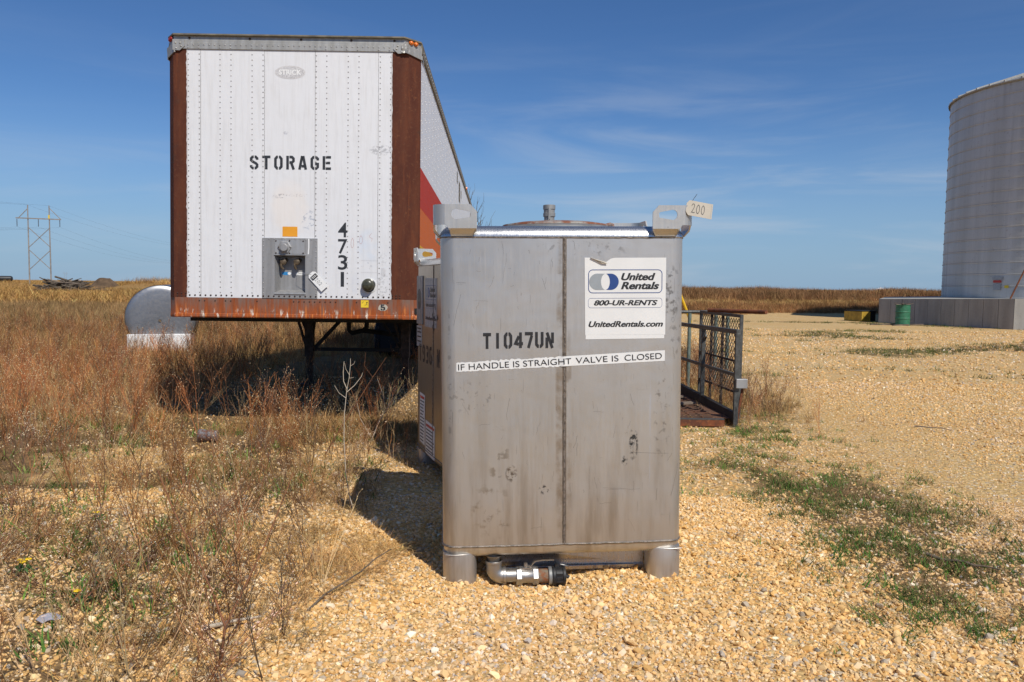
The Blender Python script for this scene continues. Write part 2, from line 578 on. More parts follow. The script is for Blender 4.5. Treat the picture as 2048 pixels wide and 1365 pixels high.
class MB:
    """collects shapes, then becomes one mesh object"""
    def __init__(s):
        s.v, s.f, s.mi, s.cur = [], [], [], 0

    def add(s, verts, faces):
        b = len(s.v)
        s.v += [tuple(v) for v in verts]
        s.f += [tuple(b + i for i in f) for f in faces]
        s.mi += [s.cur] * len(faces)

    def box(s, x0, x1, y0, y1, z0, z1):
        v = [(x, y, z) for z in (z0, z1) for y in (y0, y1) for x in (x0, x1)]
        s.add(v, [(0, 2, 3, 1), (4, 5, 7, 6), (0, 1, 5, 4), (2, 6, 7, 3), (0, 4, 6, 2), (1, 3, 7, 5)])

    def bar(s, p, q, w, h=None, up=(0, 0, 1)):
        """box beam from p to q"""
        h = h or w
        p, q = Vector(p), Vector(q)
        d = (q - p).normalized()
        u = Vector(up)
        if abs(d.dot(u)) > .95:
            u = Vector((1, 0, 0))
        a = d.cross(u).normalized() * w / 2
        b = a.cross(d).normalized() * h / 2
        v = [c + i * a + j * b for c in (p, q) for i, j in ((-1, -1), (1, -1), (1, 1), (-1, 1))]
        s.add(v, [(3, 2, 1, 0), (4, 5, 6, 7), (0, 1, 5, 4), (1, 2, 6, 5), (2, 3, 7, 6), (3, 0, 4, 7)])

    def tube(s, pts, r, n=10, cap=True, radii=None):
        pts = [Vector(p) for p in pts]
        rs = radii or [r] * len(pts)
        rings = []
        prev = None
        for i, p in enumerate(pts):
            d = (pts[min(i + 1, len(pts) - 1)] - pts[max(i - 1, 0)])
            if d.length < 1e-9:
                d = Vector((0, 0, 1))
            d.normalize()
            if prev is None:
                u = Vector((0, 0, 1)) if abs(d.z) < .9 else Vector((1, 0, 0))
                a = d.cross(u).normalized()
            else:
                a = (prev - d * prev.dot(d)).normalized()
            prev = a
            b = d.cross(a)
            rings.append([p + (a * math.cos(t) + b * math.sin(t)) * rs[i] for t in [2 * math.pi * k / n for k in range(n)]])
        v = [q for r_ in rings for q in r_]
        f = []
        for i in range(len(pts) - 1):
            for k in range(n):
                k2 = (k + 1) % n
                f.append((i * n + k, i * n + k2, (i + 1) * n + k2, (i + 1) * n + k))
        if cap:
            f.append(tuple(reversed(range(n))))
            f.append(tuple((len(pts) - 1) * n + k for k in range(n)))
        s.add(v, f)

    def lathe(s, prof, n=32, c=(0, 0, 0), axis='z', a0=0, a1=2 * math.pi):
        full = abs(a1 - a0 - 2 * math.pi) < 1e-6
        m = n if full else n + 1
        v = []
        for (r, h) in prof:
            for k in range(m):
                t = a0 + (a1 - a0) * k / n
                x, y = r * math.cos(t), r * math.sin(t)
                p = {'z': (x, y, h), 'y': (x, h, -y), 'x': (h, x, y)}[axis]
                v.append((p[0] + c[0], p[1] + c[1], p[2] + c[2]))
        f = []
        for i in range(len(prof) - 1):
            for k in range(n):
                k2 = (k + 1) % m
                f.append((i * m + k, i * m + k2, (i + 1) * m + k2, (i + 1) * m + k))
        s.add(v, f)

    def loft(s, loops, cap0=False, cap1=False):
        n = len(loops[0])
        v = [p for lp in loops for p in lp]
        f = []
        for i in range(len(loops) - 1):
            for k in range(n):
                k2 = (k + 1) % n
                f.append((i * n + k, i * n + k2, (i + 1) * n + k2, (i + 1) * n + k))
        if cap0: f.append(tuple(reversed(range(n))))
        if cap1: f.append(tuple((len(loops) - 1) * n + k for k in range(n)))
        s.add(v, f)

    def stroke(s, pts, w, y=0.0, th=0.0):
        """flat mitred line in the x-z plane, facing -y"""
        P = [Vector((p[0], p[1])) for p in pts]
        L, Rr = [], []
        for i, p in enumerate(P):
            ds = []
            if i > 0: ds.append((P[i] - P[i - 1]).normalized())
            if i < len(P) - 1: ds.append((P[i + 1] - P[i]).normalized())
            d = sum(ds, Vector((0, 0)))
            d = d.normalized() if d.length > 1e-6 else ds[0]
            nrm = Vector((-d.y, d.x))
            c = max(.45, abs(nrm.dot(Vector((-ds[0].y, ds[0].x)))))
            L.append(p + nrm * w / 2 / c)
            Rr.append(p - nrm * w / 2 / c)
        v = [(q.x, y, q.y) for q in L] + [(q.x, y, q.y) for q in Rr]
        n = len(P)
        s.add(v, [(i, n + i, n + i + 1, i + 1) for i in range(n - 1)])

    def poly(s, pts, y=0.0):
        s.add([(x, y, z) for x, z in pts], [tuple(range(len(pts)))])

    def dome(s, c, r, h, ax='-y', n=6):
        """rivet head"""
        v, f = [], []
        for (rr, hh) in ((1, 0), (.75, .65)):
            for k in range(n):
                t = 2 * math.pi * k / n
                a, b, d = rr * r * math.cos(t), rr * r * math.sin(t), hh * h
                v.append(s._ax(c, a, b, d, ax))
        v.append(s._ax(c, 0, 0, h, ax))
        for k in range(n):
            k2 = (k + 1) % n
            f.append((k, k2, n + k2, n + k))
            f.append((n + k, n + k2, 2 * n))
        s.add(v, f)

    @staticmethod
    def _ax(c, a, b, d, ax):
        if ax == '-y': return (c[0] + a, c[1] - d, c[2] + b)
        if ax == '+x': return (c[0] + d, c[1] + a, c[2] + b)
        return (c[0] + a, c[1] + b, c[2] + d)

    def build(s, name, mats, parent=None, smooth=None, bevel=0.0, recalc=True):
        if isinstance(mats, str): mats = [mats]
        me = bpy.data.meshes.new(name)
        me.from_pydata(s.v, [], s.f)
        for m in mats: me.materials.append(MATS[m])
        me.polygons.foreach_set('material_index', s.mi)
        if recalc:
            bm = bmesh.new(); bm.from_mesh(me)
            bmesh.ops.recalc_face_normals(bm, faces=bm.faces)
            bm.to_mesh(me); bm.free()
        if smooth is not None:
            me.polygons.foreach_set('use_smooth', [True] * len(me.polygons))
            me.set_sharp_from_angle(angle=R(smooth))
        me.update()
        o = bpy.data.objects.new(name, me)
        COL.objects.link(o)
        if parent is not None: o.parent = parent
        if bevel:
            md = o.modifiers.new('bevel', 'BEVEL')
            md.width = bevel; md.segments = 2; md.limit_method = 'ANGLE'; md.angle_limit = R(40)
        return o


def curve_mesh(cu, name):
    o = bpy.data.objects.new(name, cu)
    COL.objects.link(o)
    dg = bpy.context.evaluated_depsgraph_get()
    dg.update()
    me = bpy.data.meshes.new_from_object(o.evaluated_get(dg))
    bpy.data.objects.remove(o)
    return me


def plate(name, outer, holes, th, mat, parent, xf=None, into=None):
    """flat plate in x-z with holes, th thick; xf maps (x, y, z) to its place"""
    cu = bpy.data.curves.new(name, 'CURVE')
    cu.dimensions = '2D'
    cu.fill_mode = 'BOTH'
    cu.extrude = th / 2
    for lp in [outer] + list(holes):
        sp = cu.splines.new('POLY')
        sp.points.add(len(lp) - 1)
        for i, (x, z) in enumerate(lp):
            sp.points[i].co = (x, z, 0, 1)
        sp.use_cyclic_u = True
    me = curve_mesh(cu, name)
    vs_ = [(v.co.x, v.co.z, v.co.y) for v in me.vertices]
    if xf: vs_ = [xf(v[0], v[2], v[1]) for v in vs_]
    fs = [tuple(p.vertices) for p in me.polygons]
    bpy.data.meshes.remove(me)
    if into is not None:
        into.add(vs_, fs)
        return None
    mb = MB(); mb.add(vs_, fs)
    return mb.build(name, mat, parent)


def text(name, body, mat, parent, x0, z0, x1, z1, y=0.0, shear=0.0, bold=0.0, rot=0.0, xf=None, spacing=1.0, heavy=0.0):
    """lettering scaled to fill the given box in the x-z plane"""
    cu = bpy.data.curves.new(name, 'FONT')
    cu.body = body
    cu.size = 1.0
    cu.shear = shear
    cu.offset = bold
    cu.space_character = spacing
    me = curve_mesh(cu, name)
    n = len(me.vertices)
    co = np.empty(n * 3); me.vertices.foreach_get('co', co); co = co.reshape(-1, 3)
    mn, mxx = co.min(0), co.max(0)
    X = x0 + (co[:, 0] - mn[0]) / (mxx[0] - mn[0]) * (x1 - x0)
    Z = z0 + (co[:, 1] - mn[1]) / (mxx[1] - mn[1]) * (z1 - z0)
    if rot:
        cx, cz = (x0 + x1) / 2, (z0 + z1) / 2
        c, s_ = math.cos(rot), math.sin(rot)
        X, Z = cx + (X - cx) * c - (Z - cz) * s_, cz + (X - cx) * s_ + (Z - cz) * c
    vs_ = [(float(a), y, float(b)) for a, b in zip(X, Z)]
    fs = [tuple(p.vertices) for p in me.polygons]
    bpy.data.meshes.remove(me)
    mb = MB(); mb.add(vs_, fs)
    if heavy:                                  # a second pass a hair to the side thickens the upright strokes
        mb.add([(a + heavy, y - .0002, b) for a, _, b in vs_], fs)
    return mb.build(name, mat, parent, recalc=False)


STENCIL = {
    'S': [[(.515, .70), (.515, .80), (.40, .915), (.33, .915)],
          [(.27, .915), (.20, .915), (.085, .80), (.085, .66), (.20, .56), (.42, .44), (.515, .34), (.515, .2), (.40, .085), (.33, .085)],
          [(.27, .085), (.2, .085), (.085, .2), (.085, .3)]],
    'T': [[(0, .915), (.6, .915)], [(.3, .84), (.3, 0)]],
    'O': [[(.265, .915), (.2, .915), (.085, .78), (.085, .22), (.2, .085), (.265, .085)],
          [(.335, .915), (.4, .915), (.515, .78), (.515, .22), (.4, .085), (.335, .085)]],
    'R': [[(.085, 0), (.085, 1)], [(.22, .915), (.4, .915), (.515, .8), (.515, .62), (.4, .52), (.22, .52)], [(.37, .45), (.53, 0)]],
    'A': [[(.07, 0), (.265, 1)], [(.53, 0), (.335, 1)], [(.22, .25), (.40, .25)]],
    'G': [[(.265, .915), (.2, .915), (.085, .78), (.085, .22), (.2, .085), (.265, .085)],
          [(.335, .915), (.4, .915), (.515, .8), (.515, .68)], [(.335, .085), (.4, .085), (.515, .2), (.515, .42), (.34, .42)]],
    'E': [[(.085, 0), (.085, 1)], [(.21, .915), (.6, .915)], [(.21, .5), (.54, .5)], [(.21, .085), (.6, .085)]],
    '1': [[(.3, 0), (.3, 1)]],
    '4': [[(.45, 0), (.45, 1)], [(.33, .76), (.08, .30), (.33, .24)], [(.56, .28), (.64, .28)]],
    '7': [[(0, .915), (.6, .915)], [(.52, .80), (.26, 0)]],
    'U': [[(.265, .085), (.2, .085), (.085, .2), (.085, 1)], [(.335, .085), (.4, .085), (.515, .2), (.515, 1)]],
    'N': [[(.085, 0), (.085, .68)], [(.10, 1), (.50, 0)], [(.515, .32), (.515, 1)]],
    '9': [[(.265, .915), (.2, .915), (.085, .8), (.085, .62), (.2, .5), (.265, .5)],
          [(.335, .915), (.4, .915), (.515, .8), (.515, .2), (.4, .085), (.12, .085)]],
    '3': [[(.08, .915), (.4, .915), (.515, .8), (.515, .62), (.4, .53), (.2, .53)],
          [(.3, .46), (.4, .46), (.515, .36), (.515, .2), (.4, .085), (.08, .085)]],
    '6': [[(.48, .915), (.2, .915), (.085, .8), (.085, .2), (.2, .085), (.265, .085)],
          [(.335, .5), (.4, .5), (.515, .38), (.515, .2), (.4, .085), (.335, .085)]],
    '5': [[(.5, .915), (.1, .915), (.1, .55), (.38, .55), (.515, .45), (.515, .2), (.40, .085), (.33, .085)], [(.25, .085), (.2, .085), (.085, .2), (.085, .3)]],
    '2': [[(.085, .68), (.085, .8), (.2, .915), (.4, .915), (.515, .8), (.515, .62), (.1, .12)], [(.06, .085), (.55, .085)]],
    ' ': [],
}
STENCIL['0'] = STENCIL['O']


def stencil(name, body, mat, parent, x0, z0, cw, ch, pitch, y=0.0, t=.17, rise=0.0, jitter=0.0):
    mb = MB()
    rr = random.Random(5)
    for i, ch_ in enumerate(body):
        ox = x0 + i * pitch
        oz = z0 + rise * i * pitch + rr.uniform(-jitter, jitter)
        for st in STENCIL[ch_]:
            # widths differ in x and z, so build in cell units then scale
            m2 = MB(); m2.stroke(st, t)
            mb.add([(ox + vx / .6 * cw, y, oz + vz * ch) for vx, _, vz in m2.v], m2.f)
    return mb.build(name, mat, parent, recalc=False)


def script_line(mb, pts, ox, oz, sx, sz, w, y, rot=0.0):
    c, s_ = math.cos(rot), math.sin(rot)
    out = []
    for a, b in pts:
        a, b = a * sx, b * sz
        out.append((ox + a * c - b * s_, oz + a * s_ + b * c))
    mb.stroke(out, w, y)


HAND2 = [(.0, .75), (.12, .95), (.32, 1), (.48, .85), (.42, .6), (.2, .25), (.0, .02), (.15, .1), (.35, .02), (.6, .12)]
HAND0 = [(.3, .98), (.1, .8), (.02, .4), (.12, .08), (.35, .02), (.52, .3), (.52, .7), (.38, .95), (.2, .98)]


def rrect(x0, x1, z0, z1, r, n=5):
    out = []
    for (cx, cz, a) in ((x1 - r, z1 - r, 0), (x0 + r, z1 - r, 90), (x0 + r, z0 + r, 180), (x1 - r, z0 + r, 270)):
        for k in range(n + 1):
            t = R(a + 90 * k / n)
            out.append((cx + r * math.cos(t), cz + r * math.sin(t)))
    return out


def circle(cx, cz, rx, rz=None, n=28):
    rz = rz or rx
    return [(cx + rx * math.cos(2 * math.pi * k / n), cz + rz * math.sin(2 * math.pi * k / n)) for k in range(n)]


# ---------------------------------------------------------------- terrain
def _hash(ix, iy, s):
    h = np.sin(ix * 127.1 + iy * 311.7 + s * 74.7) * 43758.5453
    return h - np.floor(h)


def vnoise(x, y, s=0.0):
    x = np.asarray(x, float); y = np.asarray(y, float)
    ix, iy = np.floor(x), np.floor(y)
    fx, fy = x - ix, y - iy
    fx = fx * fx * (3 - 2 * fx); fy = fy * fy * (3 - 2 * fy)
    a = _hash(ix, iy, s); b = _hash(ix + 1, iy, s); c = _hash(ix, iy + 1, s); d = _hash(ix + 1, iy + 1, s)
    return (a * (1 - fx) + b * fx) * (1 - fy) + (c * (1 - fx) + d * fx) * fy


def fbm(x, y, s=0.0, o=4):
    t, a, f = 0, .5, 1.0
    for i in range(o):
        t = t + a * vnoise(x * f, y * f, s + i * 3.7)
        a *= .5; f *= 2.03
    return t / (1 - .5 ** o)


def sm(x, a, b):
    t = np.clip((np.asarray(x, float) - a) / (b - a), 0, 1)
    return t * t * (3 - 2 * t)


def height(x, y):
    x = np.asarray(x, float); y = np.asarray(y, float)
    d = np.hypot(x, y)
    z = (fbm(x * .8, y * .8, 1) - .5) * .06 * sm(d, 1.5, 6)
    z = z + (fbm(x * .07, y * .07, 2) - .5) * .5 * sm(d, 25, 70)
    # low place under the back of the storage trailer, and behind the first tank
    z = z - .46 * np.exp(-((x + 2.2) / 3.2) ** 2 - ((y - 22) / 5.0) ** 2)
    z = z - .075 * np.exp(-((x + .2) / 1.1) ** 2 - ((y - 6.8) / 1.0) ** 2)
    z = z - .050 * np.exp(-((x - .12) / .30) ** 4 - ((y - 3.97) / .26) ** 4)
    # bank along the far side of the gravel yard
    by = 45.5 + (fbm(x * .12, y * 0, 4) - .5) * 3 + 5.5 * sm(x, 11, 17)
    side = sm(x, -6, 6)
    crest = 1.0 + (fbm(x * .22, y * .12, 5) - .5) * .85
    z = z + side * crest * (.40 * sm(y, by, by + 3.5) + .60 * sm(y, by + 5.0, by + 12)) * (1 - .25 * sm(y, 75, 130))
    # long bank beyond the field on the left
    bx = sm(x, -55.5, -51.5) * (1 - sm(x, -14, -4))
    z = z + bx * 1.42 * sm(y, 104, 109) * (1 - .3 * sm(y, 140, 190)) + bx * (fbm(x * .3, y * .3, 8) - .5) * .3 * sm(y, 104, 108)
    # ground keeps below eye height far away
    z = z + .55 * sm(d, 150, 320) * (1 - side)
    return z


def left_edge(y):
    """x where the weeds give way to the bare gravel"""
    y = np.asarray(y, float)
    e = -.78 + .35 * (fbm(y * 1.3, y * 0, 21) - .5)
    return np.where(y < 7.9, e, np.where(y < 12.5, e + (y - 7.9) * .62, 2.1 + .10 * (y - 12.5)))


def veg_mask(x, y):
    x = np.asarray(x, float); y = np.asarray(y, float)
    n = fbm(x * .9, y * .9, 31)
    d = left_edge(y) - x
    near = sm(d, -.15, .9)
    patch = np.where(y < 8.2, .10 + .62 * sm(n, .42, .62) + .25 * sm(y, 5.0, 8.2), 1.0)
    v = near * np.clip(patch, 0, 1)
    # strip of low green and dead grass running away on the right
    n2 = fbm(x * 1.4 + 9, y * .7, 33)
    st = np.exp(-(((x - 2.36 - .10 * np.sin(y * 1.7)) / .62) ** 2)) * sm(y, 3.2, 4.0) * (1 - sm(y, 11, 14))
    v = np.maximum(v, st * (.30 + .75 * sm(n2, .40, .60)))
    # round the little trailer
    v = np.maximum(v, .9 * np.exp(-((x - 2.9) / .9) ** 2 - ((y - 10.7) / 2.0) ** 2))
    # straggling patches over the yard
    n3 = fbm(x * .22 + 3, y * .42, 35)
    v = np.maximum(v, .62 * sm(n3, .56, .70) * sm(y, 11, 15))
    v = np.maximum(v, .8 * np.exp(-((y - (34.5 - .9 * (x - 17.5))) / 1.6) ** 2) * sm(x, 14, 16))
    v = np.maximum(v, sm(y - 5.0 * sm(x, 11, 17), 44.3, 46.0))
    return np.clip(v, 0, 1)


def axis(lo, hi, step, far_lo, far_hi, g=1.09):
    a = list(np.arange(lo, hi + step / 2, step))
    s = step
    while a[-1] < far_hi:
        s *= g; a.append(a[-1] + s)
    s = step
    b = []
    p = lo
    while p > far_lo:
        s *= g; p -= s; b.append(p)
    return np.array(b[::-1] + a)


def np_mesh(name, co, tris, mat, attrs=None, quad=False, smooth=False):
    me = bpy.data.meshes.new(name)
    k = tris.shape[1]
    me.vertices.add(len(co)); me.vertices.foreach_set('co', np.ascontiguousarray(co, np.float32).ravel())
    me.loops.add(tris.size); me.loops.foreach_set('vertex_index', np.ascontiguousarray(tris, np.int32).ravel())
    me.polygons.add(len(tris))
    me.polygons.foreach_set('loop_start', np.arange(0, tris.size, k, dtype=np.int32))
    me.polygons.foreach_set('loop_total', np.full(len(tris), k, np.int32))
    me.polygons.foreach_set('use_smooth', np.full(len(tris), bool(smooth)))
    me.materials.append(MATS[mat])
    for an, (typ, data) in (attrs or {}).items():
        at = me.attributes.new(an, typ, 'POINT')
        at.data.foreach_set('color' if typ == 'FLOAT_COLOR' else 'value', np.ascontiguousarray(data, np.float32).ravel())
    me.update(calc_edges=True)
    o = bpy.data.objects.new(name, me)
    COL.objects.link(o)
    return o


xs = axis(-6, 6.5, .07, -2600, 2600)
ys = axis(2, 13, .07, -2600, 3000)
GX, GY = np.meshgrid(xs, ys)
gz = height(GX, GY)
nx, ny = len(xs), len(ys)
co = np.stack([GX.ravel(), GY.ravel(), gz.ravel()], 1)
ii = np.arange(nx * ny).reshape(ny, nx)
quads = np.stack([ii[:-1, :-1], ii[:-1, 1:], ii[1:, 1:], ii[1:, :-1]], -1).reshape(-1, 4)
vg = veg_mask(GX, GY).ravel()
vg = np.where(GY.ravel() < 1.5, sm(-GX.ravel() - .6, -.3, .8) * .7, vg)
tone = sm(np.hypot(GX, GY).ravel(), 30, 70)
ground = np_mesh('ground', co, quads, 'ground_soil',
                 {'veg': ('FLOAT', vg), 'tone': ('FLOAT', tone)}, smooth=True)
tag(ground, 'ground of tan gravel running into dry brown field', kind='structure')


def hz(x, y):
    return float(height(np.array([x]), np.array([y]))[0])


# dirt mound at the end of the far left bank
mb = MB()
N = 26
vv, ff = [], []
for j in range(N + 1):
    for i in range(N + 1):
        u, w = i / N * 2 - 1, j / N * 2 - 1
        x = -54.2 + u * 3.0; y = 106 + w * 3.4
        r = max(0, 1 - math.hypot(u, w))
        z = -.35 + 2.15 * min(1, 1.3 * r) ** 1.1 + float(fbm(np.array([x * .9]), np.array([y * .9]), 51)[0] - .5) * .35 * min(1, r * 3)
        vv.append((x, y, z))
for j in range(N):
    for i in range(N):
        a = j * (N + 1) + i
        ff.append((a, a + 1, a + N + 2, a + N + 1))
mb.add(vv, ff)
o = mb.build('terrain', 'dirt_brown', smooth=60)
tag(o, 'bare brown dirt mound at the end of the far grassy bank', kind='structure')

# ---------------------------------------------------------------- stainless liquid totes
TW, TD, TZ = .615, 1.08, 1.743


def ring(hx, y0, y1, r, z, n=6):
    return [(a, b, z) for a, b in rrect(-hx, hx, y0, y1, max(r, .004), n)]


def lug(sx, sy, parent):
    """bent corner lifting ear: two slotted legs and a rounded bend"""
    mb = MB()
    cx, cy = sx * TW, (0 if sy < 0 else TD)

    def place(u, v, z):                       # u inward along x, v inward along y, from the outer corner
        return (cx + sx * .030 - sx * u, cy + sy * .030 - sy * v, z)
    zt, zb = 1.900, 1.802
    th = .007
    rb = .055
    outer = [(rb, zt), (.178, zt), (.209, zt - .034), (.209, zb - .018), (.070, zb - .018), (.060, zb), (rb, zb)]
    hole = []
    for k in range(9):                        # rounded wedge slot
        t = R(90 + 180 * k / 8)
        hole.append((.108 + .024 * math.cos(t), 1.853 + .025 * math.sin(t)))
    hole += [(.172, 1.838), (.178, 1.843), (.178, 1.861), (.172, 1.866)]
    plate('x', outer, [hole], th, 'stainless_lug', None, lambda x, z, y: place(x, y, z), into=mb)
    plate('x', outer, [hole], th, 'stainless_lug', None, lambda x, z, y: place(y, x, z), into=mb)
    # the bend
    i_, o_ = [], []
    for k in range(9):
        t = R(90 * k / 8)
        for lst, rr in ((o_, rb + th / 2), (i_, rb - th / 2)):
            lst.append((rb - rr * math.cos(t), rb - rr * math.sin(t)))
    sec = o_ + i_[::-1]
    mb.loft([[place(u, v, zb) for u, v in sec], [place(u, v, zt) for u, v in sec]], True, True)
    # feet of the ear, bent in to the tank and welded
    for sw in (0, 1):
        q = [(.070, .0, zb - .018), (.209, .0, zb - .018), (.186, .027, 1.752), (.086, .027, 1.752)]
        a = [(p[0], p[1] - .0035, p[2]) for p in q]
        b = [(p[0], p[1] + .0035, p[2]) for p in q]
        f = (lambda u, v, z: place(v, u, z)) if sw else place
        mb.loft([[f(*p) for p in a], [f(*p) for p in b]], True, True)
        mb.tube([f(.076, -.001, zb - .022), f(.084, .024, 1.752), f(.188, .024, 1.752), f(.207, -.001, zb - .022)], .0042, 6)
    return mb.build('lifting_lug', 'stainless_lug', parent, smooth=35)


def make_tote(label, loc, rot, wall='stainless'):
    t = empty('stainless_tote', loc, rot)
    tag(t, label, 'liquid tote', 'stainless liquid totes')
    # shell
    mb = MB()
    L = [(.055, .126), (.022, .136), (.006, .156), (0, .190), (0, .45), (0, .8), (0, 1.1), (0, 1.4), (0, TZ)]
    mb.loft([ring(TW - d, d, TD - d, .072 - d * .8, z) for d, z in L], cap0=True)
    mb.build('tank_shell', wall, t, smooth=40)
    # rolled top edge and roof
    mb = MB()
    L = [(0, TZ + .001), (-.004, 1.747), (-.003, 1.757), (.003, 1.770), (.013, 1.784), (.028, 1.796), (.046, 1.801), (.062, 1.800), (.10, 1.797), (.3, 1.805)]
    mb.loft([ring(TW - d, d, TD - d, max(.072 - d * .6, .03), z) for d, z in L], cap1=True)
    mb.build('top_rim', 'stainless_rim', t, smooth=40)
    # weld beads round the shell
    for z, rr in ((TZ, .0036), (.190, .0050)):
        mb = MB()
        lp = [(p[0] + RNG.normal(0, .0006), p[1] + RNG.normal(0, .0006), z + RNG.normal(0, .0012)) for p in
              [(a, b) for (a, b) in rrect(-TW - .001, TW + .001, -.001, TD + .001, .073, 6)]]
        out = []
        for i in range(len(lp)):
            a, b = Vector(lp[i]), Vector(lp[(i + 1) % len(lp)])
            m = max(1, int((b - a).length / .03))
            for k in range(m):
                q = a.lerp(b, k / m)
                out.append((q.x, q.y, q.z + RNG.normal(0, .0009)))
        out.append(out[0])
        mb.tube(out, rr, 6, cap=False)
        mb.build('weld_seam', 'weld', t, smooth=60)
    mb = MB()
    mb.tube([(RNG.normal(0, .0008), -.0005, z) for z in np.linspace(.194, TZ - .004, 60)], .0050, 6)
    mb.cur = 1
    mb.box(-.0105, -.0052, -.0012, .002, .195, TZ - .006)
    mb.box(.0052, .0095, -.0012, .002, .195, TZ - .006)
    mb.build('weld_seam', ['weld', 'weld_dark'], t, smooth=50)
    # feet
    for sx_ in (-1, 1):
        for sy_ in (-1, 1):
            mb = MB()
            e = .0018
            x0, x1 = sorted((sx_ * (TW + e), sx_ * (TW - .170)))
            y0, y1 = (-e, .170) if sy_ < 0 else (TD - .170, TD + e)
            loops = []
            for z in (-.10, .0, .05, .148):
                loops.append([(a, b, z) for a, b in rrect(x0, x1, y0, y1, .066, 6)])
            loops.append([(a * .99 + (x0 + x1) / 2 * .01, b * .99 + (y0 + y1) / 2 * .01, .152) for a, b, _ in loops[-1]])
            mb.loft(loops, cap0=True, cap1=True)
            # weld bead along its top front edge
            if sy_ < 0:
                xa, xb = (x0 + .004, x1 - .045) if sx_ < 0 else (x0 + .045, x1 - .004)
                pts_ = [(xa, .03, .151), (xa + .012, .006, .151), (xa + .04, -.003, .150), ((xa + xb) / 2, -.003, .150),
                        (xb - .03, -.003, .151), (xb, .004, .150)]
                if sx_ < 0: pts_.append((x1 - .012, .024, .128))
                mb.tube(pts_, .0026, 6)
            mb.build('foot', 'stainless_foot', t, smooth=40)
    # pan seen under the tank between the feet
    mb = MB()
    v = [(-.32, .17, .126), (.45, .17, .126), (.45, .16, .015), (-.32, .19, .015)]
    mb.loft([[(a, b, c) for a, b, c in v], [(a, b + .008, c) for a, b, c in v]], True, True)
    mb.box(-.30, .45, .145, .155, .004, .022)
    mb.build('base_pan', 'stainless_rim', t)
    # lifting ears
    for sx_ in (-1, 1):
        for sy_ in (-1, 1):
            lug(sx_, sy_, t)
    # manway lid
    lid_c = (.02, .50)
    mb = MB()
    mb.lathe([(.31, 1.800), (.31, 1.818), (.295, 1.828), (.27, 1.832)], 40, (lid_c[0], lid_c[1], 0))
    lid = mb.build('lid', 'lid_grey', t, smooth=40)
    mb = MB()
    mb.lathe([(.296, 1.8285), (.292, 1.838), (.22, 1.850), (.10, 1.860), (0, 1.862)], 40, (lid_c[0], lid_c[1], 0))
    mb.build('lid_cover', 'rust_lid', lid, smooth=40)
    mb = MB()
    mb.tube([(.30, .5, 1.838), (.335, .5, 1.846), (.345, .5, 1.842), (.35, .5, 1.825)], .010, 8)
    mb.build('lid_handle', 'rust_lid', lid, smooth=40)
    # camlock adapter on the lid
    mb = MB()
    c = (-.012, .5, 0)
    mb.lathe([(.029, 1.855), (.029, 1.885), (.034, 1.887), (.034, 1.905), (.031, 1.907), (.031, 1.925), (.0345, 1.927),
              (.0345, 1.948), (.031, 1.951), (.026, 1.951), (.026, 1.93), (0, 1.93)], 24, c)
    f = mb.build('lid_fitting', 'lid_grey', t, smooth=35)
    mb = MB()
    mb.bar((-.016, .463, 1.872), (-.014, .464, 1.935), .012, .004, (0, 1, 0))
    mb.tube([(-.014, .463, 1.872), (-.024, .462, 1.866), (-.03, .47, 1.860)], .002, 6)
    mb.build('cam_arm', 'lid_grey', f)
    return t


